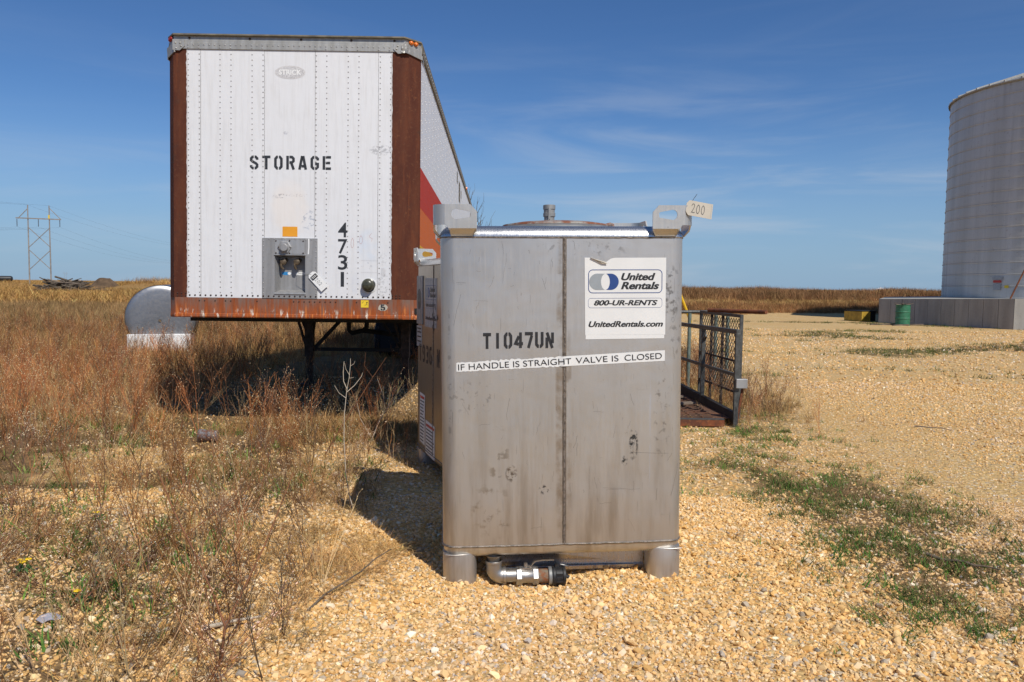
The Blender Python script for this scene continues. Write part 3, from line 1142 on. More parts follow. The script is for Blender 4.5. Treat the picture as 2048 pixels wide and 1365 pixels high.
def tote_valve(t):
    y = .055
    mb = MB()                                  # spout, elbow and pipe
    mb.lathe([(.046, .13), (.036, .118), (.030, .104), (.030, .098)], 20, (-.357, y, 0))
    mb.lathe([(.042, .100), (.044, .098), (.044, .086), (.042, .084)], 24, (-.357, y, 0))
    el = [(-.357, y, .088)]
    for k in range(9):
        a = R(180 + 90 * k / 8)
        el.append((-.310 + .047 * math.cos(a), y, .064 + .047 * math.sin(a)))
    mb.tube(el, .041, 20)
    mb.lathe([(.040, -.312), (.0445, -.310), (.0445, -.296), (.040, -.294)], 24, (0, y, .017), 'x')
    mb.lathe([(.035, -.296), (.035, -.242), (.0, -.242)], 20, (0, y, .017), 'x')
    v = mb.build('outlet_pipe', 'stainless_fitting', t, smooth=40)
    mb = MB()                                  # ball valve body with hex ends
    for a, b in ((-.243, -.212), (-.158, -.127)):
        mb.lathe([(0, a), (.044, a), (.047, a + .004), (.047, b - .004), (.044, b), (0, b)], 6, (0, y, .012), 'x')
    mb.lathe([(.040, -.213), (.037, -.195), (.037, -.175), (.040, -.157)], 20, (0, y, .012), 'x')
    mb.box(-.225, -.140, y - .014, y + .014, .048, .058)
    mb.lathe([(.0, .078), (.011, .078), (.011, .05)], 8, (-.192, y, 0))
    v = mb.build('ball_valve', 'stainless_fitting', t, smooth=30)
    mb = MB()
    hp = [(-.192, y, .066), (-.165, y, .060), (-.155, y, .078), (-.140, y, .088), (-.110, y, .092), (-.045, y, .092)]
    for a, b in zip(hp[:-1], hp[1:]):
        mb.bar(a, b, .020, .005, (0, 0, 1))
    mb.build('handle', 'stainless_fitting', v)
    mb = MB()
    mb.lathe([(.036, -.128), (.036, -.068), (0, -.068)], 20, (0, y, .008), 'x')
    mb.build('pipe_nipple', 'rust_nipple', t, smooth=40)
    mb = MB()
    mb.lathe([(.043, -.076), (.046, -.073), (.046, -.060), (.043, -.057)], 20, (0, y, .008), 'x')
    mb.build('pipe_collar', 'lid_grey', t, smooth=30)
    mb = MB()                                  # black camlock cap
    mb.lathe([(0, -.060), (.042, -.060), (.049, -.052), (.049, -.040), (.044, -.036), (.044, -.004), (.049, .0), (.047, .012), (.03, .016), (0, .016)], 24, (0, y, .006), 'x')
    for k in range(8):
        a = R(45 * k + 20)
        mb.bar((-.038, y + .045 * math.cos(a), .006 + .045 * math.sin(a)), (-.002, y + .045 * math.cos(a), .006 + .045 * math.sin(a)), .009)
    for s_ in (-1, 1):
        mb.lathe([(0, -.013), (.012, -.013), (.012, .013), (0, .013)], 10, (-.030, y, .006 + s_ * .052), 'y')
    mb.tube([(.014, y, .004), (.026, y, .0), (.032, y, -.004)], .010, 8)
    c = mb.build('valve_cap', 'cap_black', t, smooth=30)
    mb = MB()
    mb.tube([(-.012, y, .066), (.004, y - .004, .064), (.022, y, .058), (.032, y + .004, .050), (.030, y, .06)], .0026, 6)
    mb.build('cap_ring', 'stainless_fitting', c, smooth=40)


def rental_sticker(t, x0, z0, s, mat='sticker_white', torn=True, y=-.0016):
    """white notice: logo panel, phone line and address; s = width"""
    w = s
    h = s * .985
    mb = MB()
    top = [(x0 + w, z0 + h)]
    if torn:
        top += [(x0 + w * .37, z0 + h * .998), (x0 + w * .33, z0 + h * .99), (x0 + w * .30, z0 + h * .975), (x0 + w * .26, z0 + h * .945), (x0 + w * .20, z0 + h * .945), (x0 + w * .13, z0 + h * .97), (x0 + w * .06, z0 + h * 1.0)]
    top += [(x0, z0 + h)]
    mb.poly([(x0 + .004, z0 + h * .055), (x0 + w - .001, z0 + h * .05)] + top, y)
    st = mb.build('notice', mat, t, recalc=False)
    mb = MB()
    mb.poly([(x0 + w * .015, z0), (x0 + w * .985, z0 + .002), (x0 + w * .985, z0 + h * .052), (x0 + w * .015, z0 + h * .056)], y)
    mb.build('notice_edge', mat, st, recalc=False)
    if torn:                                   # curled flap at the tear
        mb = MB()
        q = [(.07, 1.0), (.13, .972), (.20, .948), (.26, .945)]
        q2 = [(.07, 1.0), (.15, .962), (.21, .930), (.275, .925)]
        mb.loft([[(x0 + w * a, y - .001, z0 + h * b) for a, b in q], [(x0 + w * a, y - .009, z0 + h * b) for a, b in q2]])
        mb.v = mb.v; mb.f = [f for f in mb.f if True]
        mb.build('torn_flap', 'paper_shaded', st)
    y2 = y - .0008
    X = lambda a: x0 + w * a
    Z = lambda b: z0 + h * b

    def frame(a0, a1, b0, b1, r, lw, mat_):
        o_ = rrect(X(a0), X(a1), Z(b0), Z(b1), r)
        i_ = rrect(X(a0) + lw, X(a1) - lw, Z(b0) + lw, Z(b1) - lw, r - lw)
        m_ = MB()
        n = len(o_)
        m_.add([(a, y2, b) for a, b in o_] + [(a, y2, b) for a, b in i_], [(k, (k + 1) % n, n + (k + 1) % n, n + k) for k in range(n)])
        return m_.build('logo_frame', mat_, st, recalc=False)
    frame(.045, .955, .565, .855, .022 * s / .41, .0035 * s / .41, 'ink_blue')
    frame(.045, .955, .385, .505, .014 * s / .41, .0012 * s / .41, 'ink_blue')
    # two overlapping crescents
    cz, rr = .705, .100
    cxl, cxr, cxm = .192, .318, .255

    def crescent(cx, mat_, side):
        m_ = MB()
        a = []
        n = 24
        for k in range(n + 1):                 # outer arc
            t_ = R(90 + 180 * k / n) if side < 0 else R(90 - 180 * k / n)
            a.append((cx + rr * math.cos(t_), cz + rr * math.sin(t_)))
        b = []
        for k in range(n + 1):
            t_ = R(90 + 180 * k / n) if side < 0 else R(90 - 180 * k / n)
            ccx = cxm + (.048 if side < 0 else -.048) * 0
            b.append((ccx + rr * .54 * math.cos(t_) , cz + rr * .98 * math.sin(t_)))
        v_ = [(X(p), y2, Z(q)) for p, q in a] + [(X(p), y2, Z(q)) for p, q in b]
        m_.add(v_, [(k, k + 1, n + 2 + k, n + 1 + k) for k in range(n)])
        m_.build('logo_crescent', mat_, st, recalc=False)
    crescent(cxl - .035, 'ink_grey', -1)
    crescent(cxr + .0, 'ink_blue', 1)
    text('lettering', 'United', 'ink_dark', st, X(.447), Z(.722), X(.865), Z(.812), y2, .28, .024, heavy=.0022 * s / .41)
    text('lettering', 'Rentals', 'ink_dark', st, X(.445), Z(.612), X(.912), Z(.703), y2, .28, .024, heavy=.0022 * s / .41)
    text('lettering', '800-UR-RENTS', 'ink_dark', st, X(.115), Z(.415), X(.895), Z(.480), y2, .28, .022, heavy=.0016 * s / .41)
    text('lettering', 'UnitedRentals.com', 'ink_dark', st, X(.05), Z(.150), X(.965), Z(.222), y2, .28, .022, heavy=.0016 * s / .41)
    return st


tote = make_tote('large stainless tote nearest the camera, with white rental notice and black valve cap',
                 (.282, 3.978, 0), (0, R(-.9), R(4.8)))
tote_valve(tote)
rental_sticker(tote, .100, 1.235, .414)
stencil('stencilled_number', 'T1047UN', 'ink_dark', tote, -.408, 1.191, .040, .078, .0522, -.0016, .21, .012, .002)
# label strip that runs over the seam
mb = MB()
import itertools
sx0, sx1 = -.541, .5125
tp, bt = [], []
for k in range(121):
    u = k / 120
    x = sx0 + (sx1 - sx0) * u
    zt = 1.1235 + (1.1765 - 1.1235) * u + (RNG.normal(0, .0022) if u < .5 else 0)
    zb = 1.0785 + (1.1225 - 1.0785) * u + (RNG.normal(0, .0012) if u < .5 else 0)
    yy = -.0016 - .0070 * math.exp(-(x / .018) ** 2)
    tp.append((x, yy, zt)); bt.append((x, yy, zb))
mb.add(tp + bt, [(k, 121 + k, 122 + k, k + 1) for k in range(120)])
strip = mb.build('valve_label', 'sticker_white', tote, recalc=False)
ang = math.atan2(.0485, sx1 - sx0)
for body, a, b in (('IF HANDLE IS STRAIGHT', .008, .546), ('VALVE IS', .567, .774), ('CLOSED', .803, .985)):
    xa, xb = sx0 + (sx1 - sx0) * a, sx0 + (sx1 - sx0) * b
    zc = 1.1010 + (1.1495 - 1.1010) * (a + b) / 2
    o = text('lettering', body, 'ink_dark', strip, xa, zc - .0150, xb, zc + .0150, 0, 0, -.002, ang)
    for v in o.data.vertices:
        v.co.y = -.0034 - .0072 * math.exp(-(v.co.x / .020) ** 2)
# scratches in the steel
mb = MB()
rs = random.Random(3)
for i in range(170):
    x, z = rs.uniform(-.56, .57), rs.uniform(.24, 1.70)
    if .09 < x < .53 and 1.22 < z < 1.67: continue
    if -.56 < x < .53 and 1.06 < z < 1.29: continue
    if abs(x) < .03: continue
    a = rs.choice((R(90), R(85), R(80), R(95), R(105), R(2), R(-4), R(70))) + rs.gauss(0, .12)
    L = rs.uniform(.01, .075) if rs.random() < .85 else rs.uniform(.08, .2)
    mb.cur = 0 if rs.random() < .62 else 1
    p = []
    for k in range(5):
        u = k / 4
        p.append((x + math.cos(a) * L * u + rs.gauss(0, .0016), z + math.sin(a) * L * u + rs.gauss(0, .0016)))
    p = [(min(max(q[0], -.585), .585), min(max(q[1], .21), 1.725)) for q in p]
    mb.stroke(p, rs.uniform(.0004, .0011), -.0006)
mb.build('scratches', ['weld_scratch', 'stainless_rim'], tote, recalc=False)

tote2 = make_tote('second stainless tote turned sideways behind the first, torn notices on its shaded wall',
                  (-.636, 6.425, -.085), (0, 0, R(-70.5)), 'stainless_dirty_shaded')
mb = MB()
mb.box(-.61 + .03, -.61 + .245, -.008, .001, 1.245, 1.66)
pl = mb.build('name_plate', 'box_steel', tote2, bevel=.004)
mb = MB(); mb.poly(circle(-.48, 1.46, .07, .09), -.0088); mb.build('plate_stain', 'gate_steel', pl, recalc=False)
rental_sticker(tote2, -.61 + .315, 1.235, .41, 'sticker_dirty', False)
mb = MB()
mb.poly([(-.60, 1.05), (-.40, 1.06), (-.40, 1.235), (-.60, 1.23)], -.0016)
wl = mb.build('warning_label', 'sticker_dirty', tote2, recalc=False)
m_ = MB()
for zz in (1.20, 1.17, 1.13, 1.09):
    m_.box(-.58, -.43, -.0026, -.0018, zz, zz + .012)
m_.build('lettering', 'ink_dark', wl)
mb = MB()                                      # torn black remains on the notice
rs = random.Random(9)
for i in range(26):
    x, z = rs.gauss(.02, .045), rs.uniform(1.22, 1.40)
    s_ = rs.uniform(.004, .016)
    mb.poly([(x + s_ * math.cos(a) * rs.uniform(.5, 1.2), z + 1.6 * s_ * math.sin(a) * rs.uniform(.5, 1.2)) for a in [R(60 * k) for k in range(6)]], -.0030)
mb.build('adhesive_marks', 'ink_black', tote2, recalc=False)
stencil('stencilled_number', 'T936 N', 'ink_dark', tote2, -.50, .93, .085, .145, .125, -.0016, .2)
for x0, x1, z0, z1 in ((-.47, -.28, .22, .66), (-.25, .07, .16, .45)):
    mb = MB(); mb.poly([(x0, z0 + .01), (x1, z0), (x1, z1 - .01), (x0, z1)], -.0016)
    wl = mb.build('warning_label', 'sticker_white', tote2, recalc=False)
    m_ = MB()
    m_.cur = 0
    z = z1 - .05
    m_.box(x0 + .02, x1 - .02, -.0026, -.0018, z, z + .022)
    m_.cur = 1
    while z > z0 + .05:
        z -= .028
        m_.box(x0 + .02, x1 - rs.uniform(.02, .07), -.0026, -.0018, z, z + .009)
    m_.build('lettering', ['signage_red', 'ink_black'], wl)

# ---------------------------------------------------------------- storage trailer
tr = empty('storage_trailer', (-2.19, 8.0, 0), (R(-1.9), 0, R(.54)))
tag(tr, 'long white box trailer with rusty corner posts and STORAGE stencilled on its nose', 'trailer')
PX0, PX1, PZ0, PZ1 = -1.082, .957, 1.345, 3.818
BX0, BX1, BZ0, BZ1 = -.332, .221, 1.345, 1.950
XL, XR = -1.302, 1.232
LEN = 15.6

mb = MB()
mb.box(PX0, BX0, 0, .03, PZ0, PZ1)
mb.box(BX0, BX1, 0.0005, .03, BZ1, PZ1)
mb.box(BX1, PX1, 0, .03, PZ0, PZ1)
mb.cur = 1
for x in (-.949, -.312, .193, .824):           # lap joints
    mb.box(x - .0022, x + .0022, -.0012, .004, PZ0 + (.6 if BX0 < x < BX1 else 0) + .01, PZ1 - .005)
cols = (-1.071, -.962, -.755, -.646, -.436, -.327, .203, .308, .522, .629, .842, .948)
mb.cur = 2
z = PZ0 + .052
while z < PZ1 - .02:
    for x in cols:
        if BX0 - .01 < x < BX1 + .01 and z < BZ1 + .01: continue
        if 2.62 < z < 2.79 and rs.random() < .0: continue
        mb.dome((x, 0, z), .0072, .0045)
    z += .0527
mb.cur = 3
x = PX0 + .02
while x < PX1:                                 # bottom row of rusty bolts
    if not (BX0 - .02 < x < BX1 + .02):
        if rs.random() < .9: mb.dome((x, 0, PZ0 + .022), .0100, .007)
    x += .0527
mb.build('nose_panel', ['trailer_white', 'rivet_grey', 'rivet_grey', 'rivet_rust'], tr, smooth=50)

# torn sealant along the panel's edges
mb = MB()
for xe, sgn in ((PX0, -1), (PX1, 1)):
    n = 90
    a = [(xe - sgn * .006, -.0022, PZ0 + (PZ1 - PZ0) * k / n) for k in range(n + 1)]
    b = [(xe + sgn * (.003 + abs(rs.gauss(0, .004))), -.0024, PZ0 + (PZ1 - PZ0) * k / n) for k in range(n + 1)]
    mb = MB()
    mb.add(a + b, [(k, k + 1, n + 2 + k, n + 1 + k) for k in range(n)])
    mb.build('sealant', 'ink_faint', tr)

# corner posts (flat face, crease, splayed face)
for nm, prof in (('l', [(PX0, 0), (-1.205, 0), (-1.222, .004), (XL, .112), (XL, .16), (XL + .04, .16)]),
                 ('r', [(PX1, 0), (1.072, 0), (1.092, .005), (1.222, .136), (XR, .16), (XR - .04, .16)])):
    mb = MB()
    pr_ = prof
    n = len(pr_)
    mb.add([(x, y, z) for z in (1.345, 3.83) for x, y in pr_], [(k, k + 1, n + k + 1, n + k) for k in range(n - 1)])
    rr = random.Random(4)
    for z in (1.36, 1.385):
        for k in range(3):
            xx = pr_[0][0] + (pr_[1][0] - pr_[0][0]) * (k + .5) / 3
            mb.cur = 1; mb.dome((xx, 0, z), .008, .006)
    mb.build('corner_post', ['post_rust', 'rivet_rust'], tr, smooth=20)

# bottom rail, wraps the corners, with a rolled lower lip
mb = MB()
plan = [(XL, .5), (XL, .118), (-1.21, -.004), (1.082, -.004), (XR, .145), (XR, .5)]
n = len(plan)


def inset(k):
    out = []
    for (x, y) in plan:
        out.append((x, y - (k * .6 if y < .4 else 0)))
    return out


loops = [[(x, y, 1.345) for x, y in inset(0)], [(x, y, 1.188) for x, y in inset(0)], [(x, y, 1.180) for x, y in inset(.012)],
         [(x, y, 1.156) for x, y in inset(.016)], [(x, y, 1.145) for x, y in inset(.006)], [(x, y + .1, 1.145) for x, y in plan]]
v = [p for lp in loops for p in lp]
f = []
for i in range(len(loops) - 1):
    for k in range(n - 1):
        f.append((i * n + k, i * n + k + 1, (i + 1) * n + k + 1, (i + 1) * n + k))
mb.add(v, f)
mb.cur = 1
x = -1.02
for x in np.arange(-1.07, 1.0, .0527):
    if rs.random() < .45: mb.dome((float(x), -.004, 1.312), .008, .006)
br = mb.build('bottom_rail', ['rail_rust', 'rivet_rust'], tr, smooth=30)
mb = MB()
mb.poly([(.661, 1.262), (.738, 1.262), (.738, 1.336), (.661, 1.336)], -.0056)
sk = mb.build('yellow_sticker', 'sticker_yellow', tr, recalc=False)
m_ = MB()
script_line(m_, [(0, .2), (.2, .5), (.25, .8), (.35, .6), (.5, 1)], .672, 1.295, .03, .03, .0025, -.0062)
script_line(m_, [(0, 0), (.6, .9), (.7, .4), (.9, .6)], .70, 1.275, .03, .03, .0022, -.0062)
m_.build('handwriting', 'ink_black', sk, recalc=False)
mb = MB()
mb.poly([(.835, 1.245), (.86, 1.232), (.90, 1.23), (.925, 1.245), (.932, 1.27), (.915, 1.292), (.88, 1.30), (.85, 1.29), (.838, 1.27)], -.0056)
sk = mb.build('paint_patch', 'paper_shaded', tr, recalc=False)
stencil('stencilled_number', '5', 'ink_black', sk, .862, 1.236, .042, .058, .05, -.0064, .24)

# top rail: lip, upper face, rivet band
mb = MB()
plan_t = [(XL - .01, .4), (XL - .01, .108), (-1.215, -.012), (1.085, -.012), (XR + .006, .142), (XR + .006, .4)]


def band(z0, z1, y0, y1, mat_i=0):
    mb.cur = mat_i
    a = [(x, y + (y0 if y < .3 else 0), z0) for x, y in plan_t]
    b = [(x, y + (y1 if y < .3 else 0), z1) for x, y in plan_t]
    m = len(a)
    mb.add(a + b, [(k, k + 1, m + k + 1, m + k) for k in range(m - 1)])


band(3.812, 3.816, .012, 0)
band(3.816, 3.876, 0, 0)
band(3.876, 3.880, 0, .006)
band(3.880, 3.902, .006, .006)
band(3.902, 3.906, .006, .016)
band(3.906, 3.944, .016, .018)
band(3.944, 3.948, .018, -.012, 1)
band(3.948, 3.962, -.012, -.012, 1)
mb.cur = 1
mb.add([(XL - .01, LEN, 3.962), (XL - .01, .108 - .012, 3.962), (-1.215, -.024, 3.962), (1.085, -.024, 3.962), (XR + .006, .130, 3.962), (XR + .006, LEN, 3.962)],
       [(0, 1, 2, 3, 4, 5)])
mb.cur = 2
for i, x in enumerate(np.arange(-1.07, .97, .0527)):
    mb.dome((float(x), -.012, 3.856), .0085, .006)
    if any(abs(x - c) < .027 for c in cols): mb.dome((float(x), -.012, 3.829), .0085, .006)
mb.cur = 3
for x in (-1.06, -.46, .05, .55, .98):
    mb.poly([(x + .013 * math.cos(R(a)), 3.925 + .013 * math.sin(R(a))) for a in range(0, 360, 45)], .0005)
mb.build('top_rail', ['rail_aluminium', 'roof_edge', 'rivet_grey', 'rivet_rust'], tr, smooth=25)
# corner gussets with bolts
for sgn, xc in ((-1, -1.165), (1, 1.035)):
    mb = MB()
    o_ = [(xc - sgn * .06, 3.905), (xc + sgn * .055, 3.905), (xc + sgn * .055, 3.80), (xc - sgn * .015, 3.795), (xc - sgn * .065, 3.84)]
    mb.loft([[(x, -.020, z) for x, z in o_], [(x, -.010, z) for x, z in o_]], True, True)
    for dx, dz in ((-.02, 3.87), (.025, 3.87), (-.03, 3.84), (.02, 3.815)):
        mb.dome((xc + sgn * dx, -.020, dz), .010, .007)
    if sgn > 0:                                # crumpled foil patch and side arm
        vv = []
        for k in range(6):
            for j in range(5):
                vv.append((1.055 + .016 * k, -.022 + (k > 3) * .018 * (k - 3) + rs.uniform(-.012, 0), 3.80 + .022 * j))
        mb.add(vv, [(k * 5 + j, (k + 1) * 5 + j, (k + 1) * 5 + j + 1, k * 5 + j + 1) for k in range(5) for j in range(4)])
        mb.bar((1.10, .0, 3.83), (XR + .012, .142, 3.80), .012, .04)
    else:
        mb.bar((-1.205, -.012, 3.83), (XL - .014, .10, 3.80), .012, .10)
        mb.bar((XL - .012, .10, 3.80), (XL - .012, .34, 3.78), .012, .12)
    mb.build('corner_gusset', 'rail_aluminium', tr)
# marker lamps
for nm, mat_, pts_ in (('marker_lamp', 'lens_amber', ((1.118, .030), (1.205, .108))), ('marker_lamp', 'lens_red', ((-1.285, .085), (-1.232, .012)))):
    mb = MB()
    (x0, y0), (x1, y1) = pts_
    d = Vector((x1 - x0, y1 - y0)).normalized()
    nn = Vector((d.y, -d.x))
    for k in range(2):
        c = Vector((x0, y0)).lerp(Vector((x1, y1)), .25 + .5 * k)
        rr_ = .026
        loops = []
        for s_, q in ((1.0, 0), (.95, .012), (.6, .022), (.05, .025)):
            loops.append([(c.x + d.x * rr_ * s_ * math.cos(t) + nn.x * q, c.y + d.y * rr_ * s_ * math.cos(t) + nn.y * q, 3.922 + .021 * s_ * math.sin(t)) for t in [2 * math.pi * j / 12 for j in range(12)]])
        mb.loft(loops, False, True)
    lamp = mb.build(nm, mat_, tr, smooth=40)
# side walls, roof, back, floor
mb = MB()
bands_ = [(1.25, 1.55, 0), (1.55, 1.915, 3), (1.915, 2.30, 2), (2.30, 2.715, 1), (2.715, 3.845, 0)]
for z0, z1, mi in bands_:
    mb.cur = mi
    mb.add([(XR - .006, .16, z0), (XR - .006, LEN, z0), (XR - .006, LEN, z1), (XR - .006, .16, z1)], [(0, 1, 2, 3)])
mb.cur = 4
y = .26
i = 0
while y < LEN - .1:
    z = 1.30
    while z < 3.82:
        mb.cur = 4 if z < 1.55 or z > 2.715 else (3 if z < 1.915 else (2 if z < 2.30 else 1))
        mb.dome((XR - .006, y, z), .008, .0045, '+x')
        z += .10
    y += .115 if i % 2 == 0 else .29
    i += 1
mb.cur = 5
for y0, z0, w, h in ((6.9, 3.30, .45, .38), (11.7, 3.18, .3, .5), (6.3, 3.55, .25, .2), (7.6, 3.45, .18, .15)):
    mb.add([(XR - .004, y0, z0), (XR - .004, y0 + w, z0), (XR - .004, y0 + w, z0 + h), (XR - .004, y0, z0 + h)], [(0, 1, 2, 3)])
mb.build('side_wall', ['side_white', 'stripe_red', 'stripe_orange', 'stripe_yellow', 'side_white', 'roof_edge'], tr, smooth=50)
mb = MB()
mb.box(XL, XL + .02, .16, LEN, 1.25, 3.85)
mb.build('side_wall', 'side_white', tr)
mb = MB()
mb.box(XR - .004, XR + .012, .15, LEN, 3.846, 3.955)
mb.cur = 1
for y in np.arange(.3, LEN, .12):
    mb.dome((XR + .012, float(y), 3.90), .010, .006, '+x')
mb.build('roof_rail', ['roof_edge', 'rivet_grey'], tr)
mb = MB()
mb.box(XL - .012, XL + .004, .15, LEN, 3.846, 3.955)
mb.build('roof_rail', 'roof_edge', tr)
mb = MB()
mb.box(XL + .02, XR - .02, LEN - .03, LEN, 1.2, 3.95)
mb.build('rear_doors', 'side_white', tr)
for y in (9.3,):
    mb = MB(); mb.lathe([(0, .03), (.03, .025), (.035, 0)], 10, (XR + .012, y, 3.90), 'x'); mb.build('marker_lamp', 'lens_amber', tr, smooth=40)
mb = MB()
mb.box(XL + .02, XR - .02, .1, LEN - .04, 1.20, 1.26)
for y in np.arange(.5, LEN - .5, .6):
    mb.box(XL + .05, XR - .05, float(y), float(y) + .05, 1.10, 1.199)
for x0 in (XL, XR - .05):
    mb.box(x0 + .004, x0 + .046, .5, LEN, 1.145, 1.249)
mb.build('chassis', 'dark_steel', tr)

# connector box on the nose
RX0, RX1, RZ0, RZ1 = -.206, .100, 1.402, 1.775
mb = MB()
plate('x', [(BX0, BZ0), (BX1, BZ0), (BX1, BZ1), (BX0, BZ1)], [[(RX0, RZ0), (RX1, RZ0), (RX1, RZ1), (RX0, RZ1)]], .012, 'box_steel', None,
      lambda x, z, y: (x, y - .004, z), into=mb)
bi = RX0 + .028, RX1 - .012, RZ0 + .03, RZ1 - .01
D = .10
o_ = [(RX0, -.0, RZ0), (RX1, -.0, RZ0), (RX1, -.0, RZ1), (RX0, -.0, RZ1)]
i_ = [(bi[0], D, bi[2]), (bi[1], D, bi[2]), (bi[1], D, bi[3]), (bi[0], D, bi[3])]
mb.add(o_ + i_, [(0, 1, 5, 4), (1, 2, 6, 5), (2, 3, 7, 6), (3, 0, 4, 7), (4, 5, 6, 7)])
mb.cur = 1
zz = BZ0 + .05
while zz < BZ1 - .01:
    for x in (BX0 + .012, BX1 - .014):
        mb.dome((x, -.010, zz), .0075, .005)
    zz += .0527
for x in np.arange(BX0 + .07, BX1 - .03, .0527):
    mb.dome((float(x), -.010, BZ1 - .012), .0075, .005)
mb.cur = 2
for x in np.arange(BX0 + .012, BX1, .0527):
    mb.dome((float(x), -.010, BZ0 + .02), .0100, .007)
nb = mb.build('connector_box', ['box_steel', 'rivet_grey', 'rivet_rust'], tr, smooth=30)
mb = MB()
mb.box(RX0 - .006, RX1 + .006, -.018, -.010, RZ0 - .018, RZ0 - .002)
mb.build('box_lip', 'plate_steel', nb, bevel=.003)
mb = MB()
mb.box(RX0 - .006, RX1 + .006, -.020, -.010, RZ1 + .002, RZ1 + .010)
mb.build('box_lip', 'plate_steel', nb, bevel=.003)
mb = MB()
mb.box(-.203, .092, -.014, -.0105, 1.792, 1.929)
mb.cur = 1
for x, z in ((-.193, 1.92), (-.057, 1.922), (.080, 1.92), (-.193, 1.80), (-.057, 1.799), (.080, 1.80)):
    mb.dome((x, -.014, z), .0085, .006)
mb.build('socket_plate', ['plate_steel', 'rivet_rust'], nb)
mb = MB()
sc_ = (-.105, 1.858)
hexo = [(sc_[0] + .070 * math.cos(R(60 * k)), sc_[1] + .066 * math.sin(R(60 * k))) for k in range(6)]
mb.loft([[(x, -.014, z) for x, z in hexo], [(x, -.024, z) for x, z in hexo], [(sc_[0] + (x - sc_[0]) * .9, -.028, sc_[1] + (z - sc_[1]) * .9) for x, z in hexo]], False, True)
mb.lathe([(.040, -.028), (.040, -.055), (.034, -.060), (0, -.060)], 20, (sc_[0], 0, sc_[1] - .006), 'y')
mb.box(sc_[0] - .03, sc_[0] + .03, -.052, -.026, sc_[1] + .022, sc_[1] + .040)
mb.cur = 1
for k in range(2):
    mb.dome((sc_[0] + (k * 2 - 1) * .058, -.028, sc_[1]), .007, .005)
mb.build('power_socket', ['box_steel', 'rivet_rust'], nb, smooth=30)
for gx in (-.130, .006):                       # air couplings
    mb = MB()
    g = (gx, D - .055, 1.712)
    mb.tube([(gx + .012, D, 1.735), (gx + .012, D - .03, 1.735), (gx + .008, D - .055, 1.728)], .020, 10)
    mb.lathe([(0, .012), (.028, .012), (.032, .004), (.032, -.014), (.024, -.020), (0, -.020)], 16, (gx, g[1] - .01, 1.715), 'y')
    mb.tube([(gx - .008, g[1] - .014, 1.725), (gx - .022, g[1] - .018, 1.69), (gx - .018, g[1] - .01, 1.655), (gx - .006, g[1] - .002, 1.642)], .013, 8)
    mb.box(gx - .010, gx + .022, g[1] - .026, g[1] + .0, 1.725, 1.748)
    mb.build('air_coupling', 'bronze_valve', nb, smooth=40)
for cx, m_n in ((-.118, 'sticker_blue'), (.026, 'sticker_white')):
    mb = MB(); mb.poly(circle(cx, 1.600, .050, .017), D - .0008); sk = mb.build('oval_sticker', m_n, nb, recalc=False)
    m_ = MB(); m_.poly(circle(cx + .03, 1.600, .018, .014), D - .0014); m_.build('sticker_end', 'paper_white', sk, recalc=False)

# round lamp low on the right of the nose
mb = MB()
mb.lathe([(.068, -.002), (.068, -.012), (.060, -.016), (.058, -.05), (.050, -.062), (.030, -.070), (0, -.072)], 28, (.735, 0, 1.487), 'y')
o_l = mb.build('round_lamp', 'cap_black', tr, smooth=40)
o_l.data.materials[0] = MATS['bronze_valve'] if False else plain('lamp_lens', (.055, .055, .035), .3, 0, .35, 40)
mb = MB()
mb.lathe([(.078, -.0015), (.078, -.004), (.068, -.006)], 28, (.742, 0, 1.484), 'y')
mb.build('lamp_flange', 'sticker_white', tr, smooth=40)

# writing on the nose
stencil('stencilled_word', 'STORAGE', 'ink_black', tr, -.457, 2.634, .083, .136, .1212, -.0012, .19, .006)
for ch, zb in zip('4731', (1.966, 1.800, 1.640, 1.470)):
    w = .034 if ch == '1' else .094
    x0 = .427 if ch != '1' else .455
    text('number', ch, 'ink_black', tr, x0, zb, x0 + w, zb + .148, -.0014, 0, .012)
mb = MB()
mb.poly(circle(-.058, 3.600, .152, .066, 40), -.0010)
ov = mb.build('faded_oval', 'ink_faint', tr, recalc=False)
mb = MB(); mb.poly(circle(-.058, 3.600, .140, .056, 40), -.0015); mb.build('oval_field', 'oval_grey', ov, recalc=False)
text('lettering', 'STRICK', 'paper_white', ov, -.170, 3.575, .055, 3.627, -.0021, 0, .03)
mb = MB(); mb.poly([(-.131, 1.966), (.019, 1.966), (.019, 2.066), (-.131, 2.066)], -.0012); mb.build('orange_reflector', 'sticker_orange', tr, recalc=False)
mb = MB()
mb.stroke([(.135, 1.946), (.136, 1.86), (.131, 1.79)], .012, -.0112)
mb.build('paint_drip', 'paper_white', tr, recalc=False)
mb = MB()
for (ox, oz, sx_, sz_) in ((.555, 1.86, .055, .10), (.64, 1.90, .06, .085)):
    script_line(mb, HAND0 + [HAND0[0]], ox, oz, sx_, sz_, .0022, -.0012)
script_line(mb, [(.55, 1), (.2, .7), (.25, .55), (.7, .4), (.55, .1)], .73, 1.92, .06, .09, .0022, -.0012)
mb.build('handwriting', 'ink_red', tr, recalc=False)
mb = MB()                                       # faint outline boxes and small print left from old decals
for z in (1.735, 1.615):
    mb.stroke([(.66, z), (.82, z)], .0025, -.0011)
mb.stroke([(.822, 1.735), (.822, 1.615)], .003, -.0011)
for k in range(11):
    z = 1.660 - k * .008
    mb.stroke([(.862, z), (.862 + rs.uniform(.03, .055), z)], .0022, -.0011)
mb.build('small_print', 'ink_faint', tr, recalc=False)

